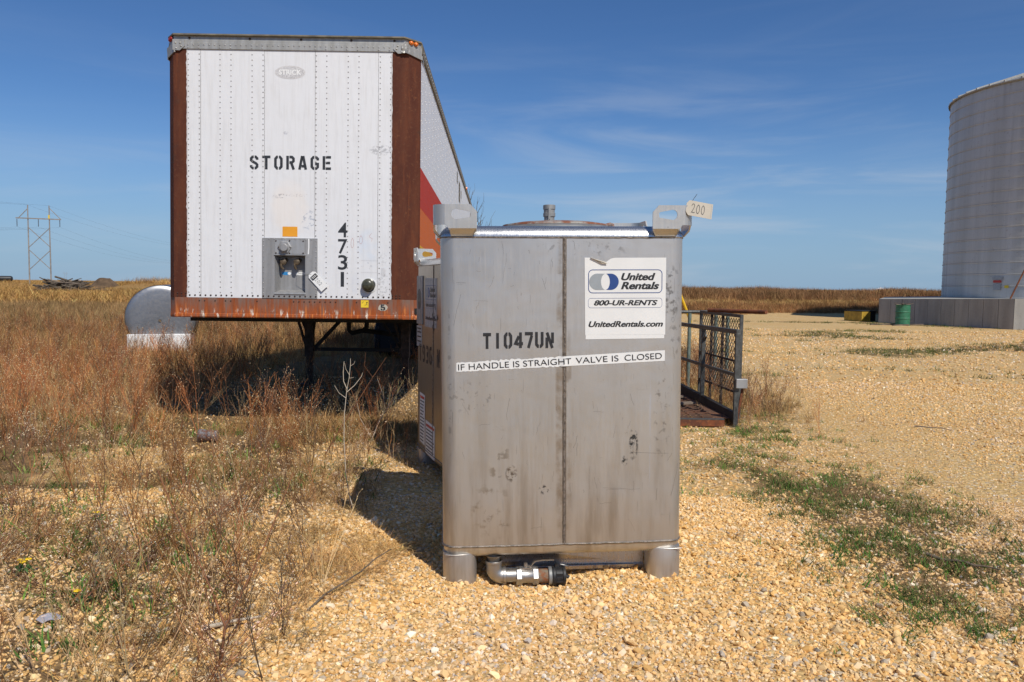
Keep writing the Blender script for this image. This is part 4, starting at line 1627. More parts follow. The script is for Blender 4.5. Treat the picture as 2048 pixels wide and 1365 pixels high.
# landing gear
mb = MB()
for s_ in (-1, 1):
    x = s_ * .70 - .034
    leg = MB()
    leg.box(x - .06, x + .06, 3.54, 3.66, .55, 1.199)
    leg.box(x - .045, x + .045, 3.555, 3.645, .16, .55)
    leg.box(x - .13, x + .13, 3.47, 3.73, .09, .16)
    for yy in (0,):
        leg.bar((x - .03, 3.6, .62), (x - .19, 3.6, 1.15), .05, .03)
        leg.bar((x + .03, 3.6, .75), (x + .09, 3.6, 1.15), .03, .03)
    leg.add([(x - .16, 3.6, 1.15), (x + .14, 3.6, 1.15), (x + .05, 3.6, .95), (x - .06, 3.6, .90)], [(0, 1, 2, 3)])
    leg.build('landing_leg', 'bracket_rust', tr)
mb.bar((-.70, 3.6, .66), (.64, 3.6, .66), .06, .05)
mb.bar((-.66, 3.62, .68), (-.22, 3.62, 1.16), .05, .05)
mb.bar((.60, 3.62, .68), (.26, 3.62, 1.16), .03, .03)
mb.build('leg_brace', 'dark_steel', tr)
mb = MB()
mb.tube([(-.22, 3.9, 1.16), (-.22, 3.9, .93), (-.17, 3.9, .89), (-.02, 3.9, .93), (.12, 3.9, .92), (.5, 3.95, .87), (.62, 4.0, .85)], .035, 8)
mb.tube([(.06, 3.9, 1.16), (.04, 3.9, .98), (-.02, 3.9, .92)], .035, 8)
mb.build('support_pipe', 'dark_steel', tr)
for y in (12.9, 14.2):
    for x0, sg in ((XL + .05, 1), (XL + .38, 1), (XR - .33, 1), (XR - .66, 1)):
        mb = MB()
        c = (0, y, .5)
        prof = [(.29, 0), (.42, 0), (.49, .03), (.50, .06), (.50, .22), (.49, .25), (.42, .28), (.29, .28)]
        mb.lathe([(r_, x0 + h_) for r_, h_ in prof], 36, c, 'x')
        wh = mb.build('wheel', 'tyre_rubber', tr, smooth=30)
        mb = MB()
        mb.lathe([(.29, x0 + .02), (.26, x0 + .03), (.2, x0 + .10), (0, x0 + .10)], 24, c, 'x')
        mb.lathe([(.29, x0 + .26), (.26, x0 + .25), (.2, x0 + .18), (0, x0 + .18)], 24, c, 'x')
        mb.build('rim', 'bracket_rust', wh, smooth=30)
mb = MB()
for y in (12.9, 14.2):
    mb.tube([(XL + .2, y, .5), (XR - .2, y, .5)], .07, 10)
mb.box(-.5, -.4, 12.2, 14.9, .75, 1.10); mb.box(.35, .45, 12.2, 14.9, .75, 1.10)
mb.box(-.60, .60, 12.3, 12.33, .10, 1.1)
mb.build('axles', 'dark_steel', tr)
mb = MB()
mb.box(XL + .25, XL + 1.1, 12.25, 12.27, .25, 1.1)
mb.build('mud_flap', 'tyre_rubber', tr)


# ---------------------------------------------------------------- auction tags
def paper_tag(label, mat_, place, number, cord, black_bar):
    """small tag in its own x-z plane; place is its matrix"""
    w, h = .082, .178
    mb = MB()
    o_ = [(-w / 2, 0), (w / 2, 0), (w / 2, h - .018), (w / 2 - .018, h), (-w / 2 + .018, h), (-w / 2, h - .018)]
    mb.loft([[(x, -.0006, z) for x, z in o_], [(x, .0006, z) for x, z in o_]], True, True)
    t = mb.build('auction_tag', mat_, None)
    tag(t, label, 'tag', 'auction tags')
    t.matrix_world = place
    m_ = MB()
    if black_bar:
        m_.poly([(-w / 2 + .008, h - .062), (w / 2 - .008, h - .062), (w / 2 - .008, h - .026), (-w / 2 + .008, h - .026)], -.0012)
        m_.build('printed_header', 'ink_dark', t, recalc=False)
        m2 = MB()
        m2.box(-.026, .022, -.0020, -.0014, h - .040, h - .036); m2.box(-.022, .026, -.0020, -.0014, h - .050, h - .046)
        m2.build('header_print', 'paper_white', t)
    else:
        m_.stroke([(-w / 2 + .004, .008), (w / 2 - .004, .008)], .0018, -.0012)
        m_.build('printed_line', 'ink_grey', t, recalc=False)
    m_ = MB()
    n = len(number)
    for i, ch in enumerate(number):
        pts_ = HAND2 if ch == '2' else HAND0
        z0_, st_, sh_, up_, lw_ = (.112, .025, .030, .034, .0024) if black_bar else (.142, .033, .040, .05, .0034)
        m_.stroke([(-up_ / 2 + up_ * b, z0_ - i * st_ - a * sh_) for a, b in pts_], lw_, -.0014)   # written along the tag
    m_.build('handwriting', 'ink_dark', t, recalc=False)
    mb = MB()
    mi = place.inverted()
    mb.tube([mi @ Vector(p) for p in cord], .0016, 6)
    mb.build('tie', 'cord_dark', t)
    return t


TRM = Matrix.Translation((-2.19, 8.0, 0)) @ Euler((R(-1.9), 0, R(.54))).to_matrix().to_4x4()
TOM = Matrix.Translation((.282, 3.978, 0)) @ Euler((0, R(-.9), R(4.8))).to_matrix().to_4x4()
pl = TRM @ Matrix.Translation((.300, -.022, 1.447)) @ Matrix.Rotation(R(-43), 4, 'Y') @ Matrix.Diagonal((1.1, 1, 1.18, 1))
paper_tag('white lot tag 202 hanging from the coupling on the white trailer nose', 'paper_white', pl, '202',
          [TRM @ Vector(p) for p in ((.02, .03, 1.66), (.03, .0, 1.600), (.09, -.02, 1.590), (.155, -.022, 1.588), (.165, -.022, 1.585))], True)
pl = TOM @ Matrix.Translation((.738, -.03, 1.868)) @ Matrix.Rotation(R(-80), 4, 'Y') @ Matrix.Rotation(R(12), 4, 'Z') @ Matrix.Diagonal((.95, 1, .76, 1))
paper_tag('cream lot tag 200 tied to the right lifting ear of the near tote', 'paper_shaded', pl, '200',
          [TOM @ Vector(p) for p in ((.585, .035, 1.878), (.600, .0, 1.884), (.613, -.025, 1.884), (.635, -.02, 1.918), (.668, 0, 1.958))], False)

# ---------------------------------------------------------------- little trailer, rack and gate on the right
ut = empty('utility_trailer', (1.75, 9.6, 0))
tag(ut, 'low rusty utility trailer with a grey tube side rail behind the near tote', 'utility trailer')


def U(x, y, z): return (x - 1.75, y - 9.6, z)


A, B = Vector((2.43, 8.56)), Vector((2.245, 11.6))


def SR(t, z): p = A.lerp(B, t); return U(p.x, p.y, z)


mb = MB()
mb.bar(SR(-.007, 1.035), SR(1, 1.0), .045, .05)
mb.build('top_rail', 'gate_steel', ut, bevel=.004)
mb = MB(); mb.bar(SR(0, .565), SR(1, .545), .032, .035); mb.build('middle_rail', 'gate_steel', ut)
for t_ in (0, .40, .80):
    mb = MB(); mb.bar(SR(t_, .0), SR(t_, 1.02), .05, .045, (0, 1, 0)); mb.build('post', 'gate_steel', ut, bevel=.004)
for t_ in (.40, .80):
    mb = MB(); mb.bar(SR(t_ - .03, .93), SR(t_, .86), .02, .04); mb.build('brace', 'gate_steel', ut)
mb = MB()
p0, p1 = SR(-.005, .08), SR(1, .14)
mb.bar(p0, p1, .05, .16)
mb.build('side_beam', 'dark_steel', ut)
mb = MB(); mb.box(2.415 - 1.75, 2.535 - 1.75, 8.50 - 9.6, 8.56 - 9.6, .43, .53)
mb.build('latch_plate', 'plate_steel', ut, bevel=.004)
mb = MB()
mb.bar(U(2.50, 8.56, .43), U(2.44, 8.55, .02), .022)
mb.build('latch_bar', 'rust_orange', ut)
mb = MB()
mb.add([U(.62, 8.62, .085), U(2.40, 8.62, .085), U(2.22, 11.6, .085), U(.62, 11.6, .085)], [(0, 1, 2, 3)])
for k in range(14):
    x = .68 + k * .118
    if x > 2.2: break
    mb.bar(U(x, 8.64, .095), U(x, 11.6, .095), .016, .012)
for k in range(26):
    y = 8.66 + k * .113
    mb.bar(U(.64, y, .102), U(2.22, y, .102), .014, .010)
mb.build('floor_grating', 'rust_floor', ut)
mb = MB()
mb.box(.60 - 1.75, 2.30 - 1.75, 8.50 - 9.6, 8.56 - 9.6, .015, .085)
mb.cur = 1
mb.box(.60 - 1.75, 2.30 - 1.75, 8.498 - 9.6, 8.562 - 9.6, .086, .094)
mb.build('front_beam', ['rust_orange', 'gate_steel'], ut)
mb = MB()
rs = random.Random(12)
for k in range(5):
    y = 9.0 + k * .4
    mb.bar(U(.9, y, .115), U(2.2 - .05 * k, y + .55, .12 + .02 * k), .10, .02)
mb.build('loose_boards', 'dead_wood', ut)

# expanded metal gate
mg = empty('mesh_gate', (2.57, 9.85, hz(2.57, 9.85)))
tag(mg, 'upright expanded metal gate in a dark tube frame beside the little trailer', 'gate')
GA, GB = Vector((2.62, 9.10)), Vector((2.515, 10.6))


def GT(t, z): p = GA.lerp(GB, t); return (p.x - 2.57, p.y - 9.85, z)


mb = MB()
for t_ in (0, 1): mb.bar(GT(t_, -.05), GT(t_, 1.20), .035, .035, (0, 1, 0))
mb.bar(GT(-.01, 1.19), GT(1.01, 1.19), .035)
mb.build('frame', 'gate_steel', mg)
mb = MB()
mb.bar(GT(0, .66), GT(1, .66), .022); mb.bar(GT(0, .30), GT(1, .30), .025)
mb.build('cross_bar', 'bracket_rust', mg)
for t_ in (.42, .70):
    mb = MB(); mb.bar(GT(t_, -.05), GT(t_, 1.19), .028, .028, (0, 1, 0)); mb.build('upright', 'bracket_rust', mg)
mb = MB()
dw, dh = .085, .040
nx_, nz_ = int(1.5 / dw), int(.86 / dh)
for i in range(nx_):
    for j in range(nz_):
        u0, z0 = i * dw + (j % 2) * dw / 2, .32 + j * dh
        for s_ in (-1, 1):
            a, b = u0 + dw / 2, u0 + dw / 2 + s_ * dw / 2
            if not (0 < a / 1.504 < 1 and 0 <= b / 1.504 <= 1): continue
            mb.bar(GT(a / 1.504, z0), GT(b / 1.504, z0 + dh), .004, .007)
mb.build('wire_mesh', 'bracket_rust', mg)

pk = empty('pipe_rack', (2.75, 11.4, 0))
tag(pk, 'low rack of grey green pipe standing behind the mesh gate', 'rack')
mb = MB(); mb.tube([(-.55, 0, 1.155), (.44, .1, 1.165)], .024, 10); mb.build('top_pipe', 'gate_steel', pk, smooth=40)
plain('gate_green', (.15, .19, .16), .6, .3, .3, 12)
for x, y in ((-.21, 0), (.14, -.1), (.35, .05)):
    mb = MB(); mb.tube([(x, y, -.1), (x, y, 1.14)], .026, 10); mb.build('post', 'gate_green', pk, smooth=40)
mb = MB(); mb.tube([(2.40, 9.75, 1.232), (2.62, 9.42, 1.234), (2.875, 9.02, 1.238)], .024, 12)
o = mb.build('rusty_pipe', 'rust_orange', smooth=40)
tag(o, 'rusty orange pipe laid across the top of the mesh gate', 'pipe')
mb = MB()
mb.tube([(2.48, 12.0, 1.50), (2.69, 12.0, 1.0), (2.66, 12.0, .5), (2.66, 12.0, -.05)], .022, 8)
o = mb.build('yellow_pole', 'pole_yellow', smooth=40)
tag(o, 'bent yellow pole leaning beside the pipe rack', 'pole')

# ---------------------------------------------------------------- aluminium tank in the weeds
at_ = empty('aluminium_tank', (-7.68, 17.4, hz(-7.68, 17.4)), (0, 0, R(20)))
tag(at_, 'shiny round aluminium tank end half hidden in the weeds left of the white trailer', 'tank')
mb = MB()
cz = .70
rr = .72
prof = [(rr, 3.2), (rr, .02), (rr - .002, .0), (rr - .012, -.028), (rr - .035, -.045), (.625, -.056), (.59, -.060), (.40, -.066), (.2, -.069), (0, -.070)]
mb.lathe([(0, 3.2)] + prof, 64, (0, 0, cz), 'y')
mb.build('shell', 'dish_aluminium', at_, smooth=28)
mb = MB(); mb.lathe([(rr + .006, .05), (rr + .006, .0)], 64, (0, 0, cz), 'y'); mb.build('rim', 'dish_aluminium', at_, smooth=40)
mb = MB()
mb.box(-.66, .60, -.26, -.08, -.1, .36)
mb.box(-.64, .60, .3, 2.6, -.1, .22)
mb.build('saddle', 'white_metal', at_, bevel=.01)
mb = MB(); mb.lathe([(.03, -.069), (.03, -.09), (0, -.09)], 12, (-.02, 0, cz - .05), 'y'); mb.build('drain_plug', 'bronze_valve', at_)

# ---------------------------------------------------------------- grain bin, platform, drum, crate
pf = empty('concrete_platform', (17.0, 37.0, 0))
tag(pf, 'long grey concrete platform wall under the tall steel bin', 'platform')
poly_ = [(17.0, 37.0), (19.70, 31.3), (27.5, 29.4), (38, 33), (40, 44), (30, 52), (22, 47)]
tops = [1.10, 1.235, 1.25, 1.25, 1.25, 1.2, 1.12]
mb = MB()
sub = []
for i in range(len(poly_)):
    (x0, y0), (x1, y1) = poly_[i], poly_[(i + 1) % len(poly_)]
    t0, t1 = tops[i], tops[(i + 1) % len(poly_)]
    L = math.hypot(x1 - x0, y1 - y0)
    m = max(1, round(L / .61))
    nxn, nyn = (y1 - y0) / L, -(x1 - x0) / L
    for k in range(m):                         # shuttered panels, each a touch out of line
        a, b = (k + .012) / m, (k + .988) / m
        off = rs.uniform(-.006, .006)
        for (u0, u1, oo) in ((a, b, off),):
            q = [(x0 + (x1 - x0) * u + nxn * oo - 17, y0 + (y1 - y0) * u + nyn * oo - 37, z) for u, z in
                 ((u0, -.5), (u1, -.5), (u1, t0 + (t1 - t0) * u1), (u0, t0 + (t1 - t0) * u0))]
            mb.add(q, [(0, 1, 2, 3)])
        u0, u1 = b, (k + 1.012) / m
        q = [(x0 + (x1 - x0) * u - nxn * .012 - 17, y0 + (y1 - y0) * u - nyn * .012 - 37, z) for u, z in
             ((u0, -.5), (u1, -.5), (u1, t0 + (t1 - t0) * min(1, u1)), (u0, t0 + (t1 - t0) * u0))]
        mb.add(q, [(0, 1, 2, 3)])
mb.add([(x - 17, y - 37, z + .002) for (x, y), z in zip(poly_, tops)], [tuple(range(len(poly_)))])
mb.build('retaining_wall', 'concrete_wall', pf)

SC = (27.7, 39.2)
SR_ = 5.85
sl = empty('steel_bin', (SC[0], SC[1], 1.2))
tag(sl, 'tall round weathered steel bin with ringed sheets standing on the concrete platform', 'grain bin')
mb = MB()
prof = []
h = .545
nr = 18
for k in range(nr):
    z0 = k * h
    prof += [(SR_ + .030, z0 + .0), (SR_ + .034, z0 + .040), (SR_ + .004, z0 + .050), (SR_ + .014, z0 + h * .3), (SR_ + .002, z0 + h * .55), (SR_ + .012, z0 + h * .8), (SR_, z0 + h - .004), (SR_ + .028, z0 + h - .001)]
mb.lathe(prof, 128)
mb.build('ringed_wall', 'silo_steel', sl, smooth=20)
top = nr * h
mb = MB()
mb.lathe([(SR_ + .10, top - .06), (SR_ + .12, top + .0), (SR_ + .06, top + .04), (.8, top + 1.75), (.8, top + 1.95), (0, top + 2.05)], 64)
mb.build('roof', 'rail_aluminium', sl, smooth=20)
mb = MB()
for j in range(48):
    t = 2 * math.pi * j / 48
    mb.bar((SR_ * 1.015 * math.cos(t), SR_ * 1.015 * math.sin(t), top + .06), (.8 * math.cos(t), .8 * math.sin(t), top + 1.79), .05, .06)
mb.build('roof_ribs', 'rail_aluminium', sl)


def on_bin(deg, z, r=.03): return ((SR_ + r) * math.cos(R(deg)), (SR_ + r) * math.sin(R(deg)), z)


def bin_sign(deg, z, w, hh, m_, name):
    mb = MB()
    mb.lathe([(SR_ + .06, z), (SR_ + .06, z + hh)], 4, a0=R(deg - w), a1=R(deg + w))
    mb.lathe([(SR_ + .055, z), (SR_ + .055, z + hh)], 4, a0=R(deg - w), a1=R(deg + w))
    return mb.build(name, m_, sl)


bin_sign(204, .86, 2.4, .13, 'sticker_dirty', 'sign')
bin_sign(204, .72, 1.9, .11, 'signage_red', 'sign')
bin_sign(204, .38, 1.7, .30, 'sticker_dirty', 'sign')
bin_sign(208.3, .48, .9, .12, 'sticker_yellow', 'sign')
bin_sign(232, .55, 4.0, .24, 'sticker_white', 'sign')
bin_sign(232, .57, 2.8, .07, 'signage_red', 'sign')
# brown auger leaning on the bin
mb = MB()
mb.tube([(19.95, 32.0, 1.2), (21.2, 31.9, 4.2), (22.4, 31.8, 7.1)], .032, 8)
o = mb.build('auger_tube', 'rust_simple' if False else 'signage_red', smooth=40)
o.data.materials[0] = MATS['rust_orange']
tag(o, 'thin rust brown tube slanting up in front of the steel bin', 'tube')

dr = empty('steel_drum', (16.66, 34.0, hz(16.66, 34.0)))
tag(dr, 'green steel drum with ribbed sides standing by the concrete platform', 'drum')
mb = MB()
prof = [(0, .01), (.285, .01), (.295, 0), (.295, .02), (.287, .03)]
for zc in (.30, .57):
    prof += [(.287, zc - .03), (.302, zc - .01), (.302, zc + .01), (.287, zc + .03)]
prof += [(.287, .85), (.296, .862), (.296, .88), (.284, .88), (.284, .86)]
mb.lathe(prof, 40)
mb.build('drum_body', 'drum_green', dr, smooth=30)
mb = MB(); mb.lathe([(.284, .862), (0, .855)], 30); mb.build('drum_top', 'bracket_rust', dr)
for k in range(3):
    mb = MB()
    a = [.3, 1.2, 2.4][k]
    mb.bar((-.40 * math.cos(a), -.36 * math.sin(a), .895 + .024 * k), (.36 * math.cos(a), .36 * math.sin(a), .90 + .024 * k), .09, .022)
    o = mb.build('scrap_board', 'dead_wood')
    o.location = dr.location
    tag(o, 'short weathered scrap board lying across the top of the green drum', 'board', 'boards on the green drum')
for k, (dx, dy, a, L) in enumerate(((-.75, .2, .1, 1.1), (.6, .15, -.12, .7), (-.25, -.35, .3, .8))):
    mb = MB()
    mb.bar((-L / 2 * math.cos(a), -L / 2 * math.sin(a), .03), (L / 2 * math.cos(a), L / 2 * math.sin(a), .05), .11, .05)
    o = mb.build('scrap_timber', 'dead_wood')
    o.location = (16.66 + dx, 34 + dy, hz(16.66 + dx, 34 + dy))
    tag(o, 'dark scrap timber lying on the ground round the green drum', 'timber', 'scrap timber by the drum')

cr = empty('steel_crate', (17.05, 39.0, hz(17.05, 39)), (0, 0, R(18)))
tag(cr, 'low yellow steel crate with a dark open side beside the concrete platform', 'crate')
mb = MB()
mb.box(-.46, .02, -.6, .6, 0, .48)
for x in (-.46, -.34, -.22, -.10, .02):
    mb.box(x - .012, x + .012, -.615, -.601, .02, .46)
mb.build('crate_side', 'crate_yellow', cr)
mb = MB(); mb.box(.022, .40, -.55, .6, .0, .50); mb.box(-.47, .42, -.61, .61, .501, .53); mb.build('crate_opening', 'dark_steel', cr)

vt = empty('vent_tank', (55.3, 120, hz(55.3, 120)))
tag(vt, 'tiny white capped grey tank showing over the far grassy bank', 'tank')
mb = MB(); mb.lathe([(.46, -.2), (.46, 1.62 - vt.location.z)], 24); mb.build('tank_wall', 'rail_aluminium', vt, smooth=40)
mb = MB(); z_ = 1.62 - vt.location.z; mb.lathe([(.50, z_), (.50, z_ + .10), (.30, z_ + .24), (.06, z_ + .27), (.06, z_ + .36), (0, z_ + .36)], 24); mb.build('tank_cap', 'white_metal', vt, smooth=30)

bt_ = empty('black_tank', (-168, 260, hz(-168, 260)), (0, 0, R(12)))
tag(bt_, 'black tank lying on its side on the skyline at the left edge', 'tank')
bz = 1.72 - bt_.location.z
mb = MB(); mb.lathe([(0, -9), (.7, -8.9), (.92, -8.6), (.92, 4.2), (.7, 4.5), (0, 4.6)], 28, (0, 0, bz), 'x'); mb.build('shell', 'black_paint', bt_, smooth=40)
mb = MB(); mb.lathe([(.35, bz + .85), (.35, bz + 1.1), (0, bz + 1.12)], 14, (.3, 0, 0)); mb.build('hatch', 'black_paint', bt_)
for x in (-6.5, 2.0):
    mb = MB(); mb.box(x - .3, x + .3, -.8, .8, -.3, bz - .4); mb.build('saddle', 'dark_steel', bt_)


# ---------------------------------------------------------------- power line
def h_frame(label, loc, s, detail=True):
    t = empty('power_pole', loc)
    tag(t, label, 'power pole', 'wooden power poles')
    hh, half, arm, az = 18.0 * s, 2.42 * s, 5.05 * s, 15.0 * s
    rr = .14 * s
    for sg in (-1, 1):
        mb = MB(); mb.tube([(sg * half, 0, -1), (sg * half * .99, 0, hh * (1 if sg < 0 else .995))], rr, 8, radii=[rr * 1.15, rr * .8]); mb.build('pole', 'wood_pole', t, smooth=40)
    mb = MB(); mb.bar((-arm, -rr, az + .1 * s), (arm, -rr, az - .18 * s), .16 * s, .24 * s); mb.build('cross_arm', 'wood_pole', t)
    for a, b in (((-half, az - 2 * s), (half, az - 6.4 * s)), ((half, az - 2 * s), (-half, az - 6.4 * s)),
                 ((-half, az - 7 * s), (half, az - 11.4 * s)), ((half, az - 7 * s), (-half, az - 11.4 * s)),
                 ((-arm + .3 * s, az), (-half, az + 2.3 * s)), ((arm - .3 * s, az), (half, az + 2.3 * s))):
        mb = MB(); mb.bar((a[0], rr, a[1]), (b[0], rr, b[1]), .11 * s, .13 * s); mb.build('brace', 'wood_pole', t)
    for x in (-arm + .25 * s, 0, arm - .25 * s):
        mb = MB()
        mb.tube([(x, -rr, az - .1 * s), (x, -rr, az - 1.8 * s)], .05 * s, 6)
        for k in range(8):
            mb.lathe([(.05 * s, az - (.25 + .2 * k) * s), (.13 * s, az - (.32 + .2 * k) * s), (.05 * s, az - (.36 + .2 * k) * s)], 8, (x, -rr, 0))
        mb.build('insulator', 'wire_dark', t)
    if detail:
        mb = MB(); mb.box(half - .18, half + .18, -.20, -.165, hh - 3.2, hh - 2.2); mb.build('marker_plate', 'sticker_yellow', t)
    return t


h_frame('tall wooden twin pole frame carrying the power lines on the left', (-106.5, 180, hz(-106.5, 180)), 1.0)
h_frame('small distant twin pole frame on the skyline right of the tall one', (-930, 1660, .6), 1.0, False)
base = Vector((-106.5, 180, hz(-106.5, 180)))
dirv = Vector((-27, 200, 0))
for k, (x, z) in enumerate(((-2.4, 18.0), (2.4, 17.9), (-4.8, 13.1), (0, 13.1), (4.8, 13.1))):
    cu = bpy.data.curves.new('power_line', 'CURVE')
    cu.dimensions = '3D'; cu.bevel_depth = .010; cu.bevel_resolution = 0
    pts_ = []
    sag = 5.2 if k > 1 else 3.6
    for span in (-1, 0, 1):
        for j in range(24):
            u = j / 24
            p = base + dirv * (span + u) + Vector((x, 0, z - sag * 4 * u * (1 - u)))
            pts_.append(p)
    sp = cu.splines.new('POLY'); sp.points.add(len(pts_) - 1)
    for q, p in zip(sp.points, pts_): q.co = (*p, 1)
    me = curve_mesh(cu, 'power_line')
    me.materials.append(MATS['wire_dark'])
    o = bpy.data.objects.new('power_line', me); COL.objects.link(o)
    tag(o, ['thin sky wire strung from the left pole top', 'thin sky wire strung from the right pole top',
            'power line hung from the left end of the cross arm', 'power line hung from the middle of the cross arm',
            'power line hung from the right end of the cross arm'][k], 'power line', 'power lines on the twin poles')

# ---------------------------------------------------------------- brush pile, bare tree
bp = (-50.5, 90, hz(-50.5, 90))
mb = MB()
rs = random.Random(21)
for k in range(120):
    a = rs.uniform(-.5, .5) + rs.choice((0, math.pi))
    L = rs.uniform(1.0, 4.2)
    c = Vector((rs.gauss(0, 1.35), rs.gauss(0, .8), 0))
    c.z = .2 + max(0, 1.25 - abs(c.x) * .34) * rs.uniform(.1, 1.0)
    el = rs.uniform(-.35, .35)
    d = Vector((math.cos(a) * math.cos(el), math.sin(a) * .5, math.sin(el)))
    p = [c - d * L / 2, c + Vector((rs.uniform(-.1, .1),) * 3), c + d * L / 2]
    r_ = rs.uniform(.04, .13)
    mb.cur = 0 if rs.random() < .86 else 1
    mb.tube(p, r_, 6, radii=[r_, r_ * .9, r_ * .35])
mb.cur = 0
mb.tube([(-.6, 0, .7), (-1.9, 0, 1.25), (-2.9, .1, 1.72)], .1, 6, radii=[.13, .09, .05])
mb.tube([(-.3, -.2, .9), (-.2, -.2, 1.55)], .1, 6, radii=[.16, .10])
mb.tube([(1.6, 0, .6), (1.95, 0, 1.1), (1.9, 0, 1.45)], .06, 6, radii=[.08, .06, .03])
o = mb.build('brush_pile', ['bark', 'dead_wood'])
o.location = bp
tag(o, 'tangled pile of dead grey branches in the field', 'brush pile')


def bare_tree(name, label, loc, H_, seed, spread=.5, levels=4):
    t = empty(name, loc)
    tag(t, label, 'tree')
    rs = random.Random(seed)
    tk, cr_ = MB(), MB()

    def grow(p, d, L, r, lv):
        pts_ = [p]
        q = p.copy()
        for k in range(4):
            d2 = (d + Vector((rs.gauss(0, .10), rs.gauss(0, .10), rs.gauss(.04, .06)))).normalized()
            q = q + d2 * L / 4
            pts_.append(q.copy()); d = d2
        (tk if lv == 0 else cr_).tube(pts_, r, 5, radii=[r * (1 - .14 * k) for k in range(5)])
        if lv >= levels: return
        for k in range(3 if lv else 6):
            i = rs.randint(1, 4)
            dd = (d + Vector((rs.gauss(0, spread), rs.gauss(0, spread), rs.uniform(0, .4)))).normalized()
            grow(pts_[i], dd, L * rs.uniform(.5, .75), r * .55, lv + 1)
    grow(Vector((0, 0, -.2)), Vector((.02, 0, 1)), H_ * .42, H_ * .012, 0)
    tk.build('trunk', 'bark', t, smooth=60)
    cr_.build('crown', 'bark', t, smooth=60)
    return t


bare_tree('bare_tree', 'leafless tree rising just past the rear of the white trailer', (-1.25, 40, hz(-1.25, 40)), 6.6, 5, .38)
bare_tree('bare_sapling', 'low thin leafless sapling right of the bare tree', (-.35, 38, hz(-.35, 38)), 5.0, 8, .45, 3)

# ---------------------------------------------------------------- loose ground cover (numpy-built meshes)


class Proto:
    def __init__(s): s.v, s.t, s.c = [], [], []

    def ribbon(s, pts, w, cols, rng_):
        """thin crossed strip along pts: three-sided stem"""
        b = len(s.v)
        n = len(pts)
        for i, p in enumerate(pts):
            ww = w[i] if hasattr(w, '__len__') else w
            for k in range(3):
                a = 2.094 * k + .4
                s.v.append((p[0] + ww * math.cos(a), p[1] + ww * math.sin(a), p[2]))
                s.c.append(cols)
        for i in range(n - 1):
            for k in range(3):
                k2 = (k + 1) % 3
                a, c_ = b + i * 3 + k, b + i * 3 + k2
                s.t.append((a, c_, c_ + 3)); s.t.append((a, c_ + 3, a + 3))

    def blade(s, p, d, L, w, droop, col):
        b = len(s.v)
        d = Vector(d).normalized()
        side = Vector((-d.y, d.x, 0))
        side = side.normalized() if side.length > .01 else Vector((1, 0, 0))
        q = Vector(p)
        hzd = Vector((d.x, d.y, 0))
        hzd = hzd.normalized() if hzd.length > .01 else Vector((1, 0, 0))
        for i in range(4):
            ww = w * (1, .85, .55, 0)[i]
            if i < 3:
                s.v += [tuple(q + side * ww), tuple(q - side * ww)]; s.c += [col, col]
            else:
                s.v.append(tuple(q)); s.c.append(col)
            d = (d + hzd * droop * .35 - Vector((0, 0, droop * .28 * (i + .4)))).normalized()
            q = q + d * L / 3
        s.t += [(b, b + 1, b + 3), (b, b + 3, b + 2), (b + 2, b + 3, b + 5), (b + 2, b + 5, b + 4), (b + 4, b + 5, b + 6)]

    def bead(s, p, r, col):
        b = len(s.v)
        s.v += [(p[0] + r, p[1], p[2]), (p[0] - r * .5, p[1] + r * .87, p[2]), (p[0] - r * .5, p[1] - r * .87, p[2]), (p[0], p[1], p[2] + r), (p[0], p[1], p[2] - r)]
        s.c += [col] * 5
        for k in range(3):
            k2 = (k + 1) % 3
            s.t += [(b + k, b + k2, b + 3), (b + k2, b + k, b + 4)]

    def arr(s): return np.array(s.v, np.float32), np.array(s.t, np.int32), np.array(s.c, np.float32)


def weed_proto(seed, H_=.7, stems=3, br=7, bead=True, fat=1.0, fork=.9):
    rs = random.Random(seed)
    P = Proto()
    for s_ in range(stems):
        a = rs.uniform(0, 6.283)
        lean = abs(rs.gauss(0, .22)) if s_ else abs(rs.gauss(0, .10))
        d = Vector((math.cos(a) * lean, math.sin(a) * lean, 1)).normalized()
        hh = H_ * rs.uniform(.6, 1.0)
        col = rs.choice(((.17, .075, .035), (.22, .105, .05), (.13, .07, .045), (.25, .13, .06), (.10, .07, .055)))
        p = Vector((rs.gauss(0, .02), rs.gauss(0, .02), -.02))
        pts = [p]
        for k in range(6):
            d = (d + Vector((rs.gauss(0, .05), rs.gauss(0, .05), .02))).normalized()
            p = p + d * hh / 6
            pts.append(p)
        P.ribbon(pts, [.0032 * fat * (1 - .12 * k) for k in range(7)], col, rs)
        for b_ in range(br):
            u = rs.uniform(.3, 1.0)
            i = min(5, int(u * 6))
            q = pts[i].lerp(pts[i + 1], u * 6 - i)
            aa = rs.uniform(0, 6.283)
            dd = (d * .9 + Vector((math.cos(aa), math.sin(aa), .25)) * fork * rs.uniform(.5, 1)).normalized()
            L = hh * rs.uniform(.14, .40) * (1.25 - u * .6)
            bp_ = [q]
            for k in range(3):
                dd = (dd + Vector((rs.gauss(0, .1), rs.gauss(0, .1), .09))).normalized()
                q = q + dd * L / 3
                bp_.append(q)
            P.ribbon(bp_, [.0018 * fat * (1 - .2 * k) for k in range(4)], col, rs)
            for tw in range(rs.randint(1, 4)):
                q0 = bp_[rs.randint(1, 3)]
                a3 = rs.uniform(0, 6.283)
                d3 = (dd + Vector((math.cos(a3), math.sin(a3), .3)) * .8).normalized()
                e = q0 + d3 * L * rs.uniform(.15, .42)
                P.ribbon([q0, e], [.0011 * fat, .0007 * fat], col, rs)
                if bead and rs.random() < .6:
                    P.bead(e, rs.uniform(.0026, .0046) * (.6 + .4 * fat), (.62, .50, .38) if rs.random() < .6 else (.36, .24, .15))
    return P.arr()


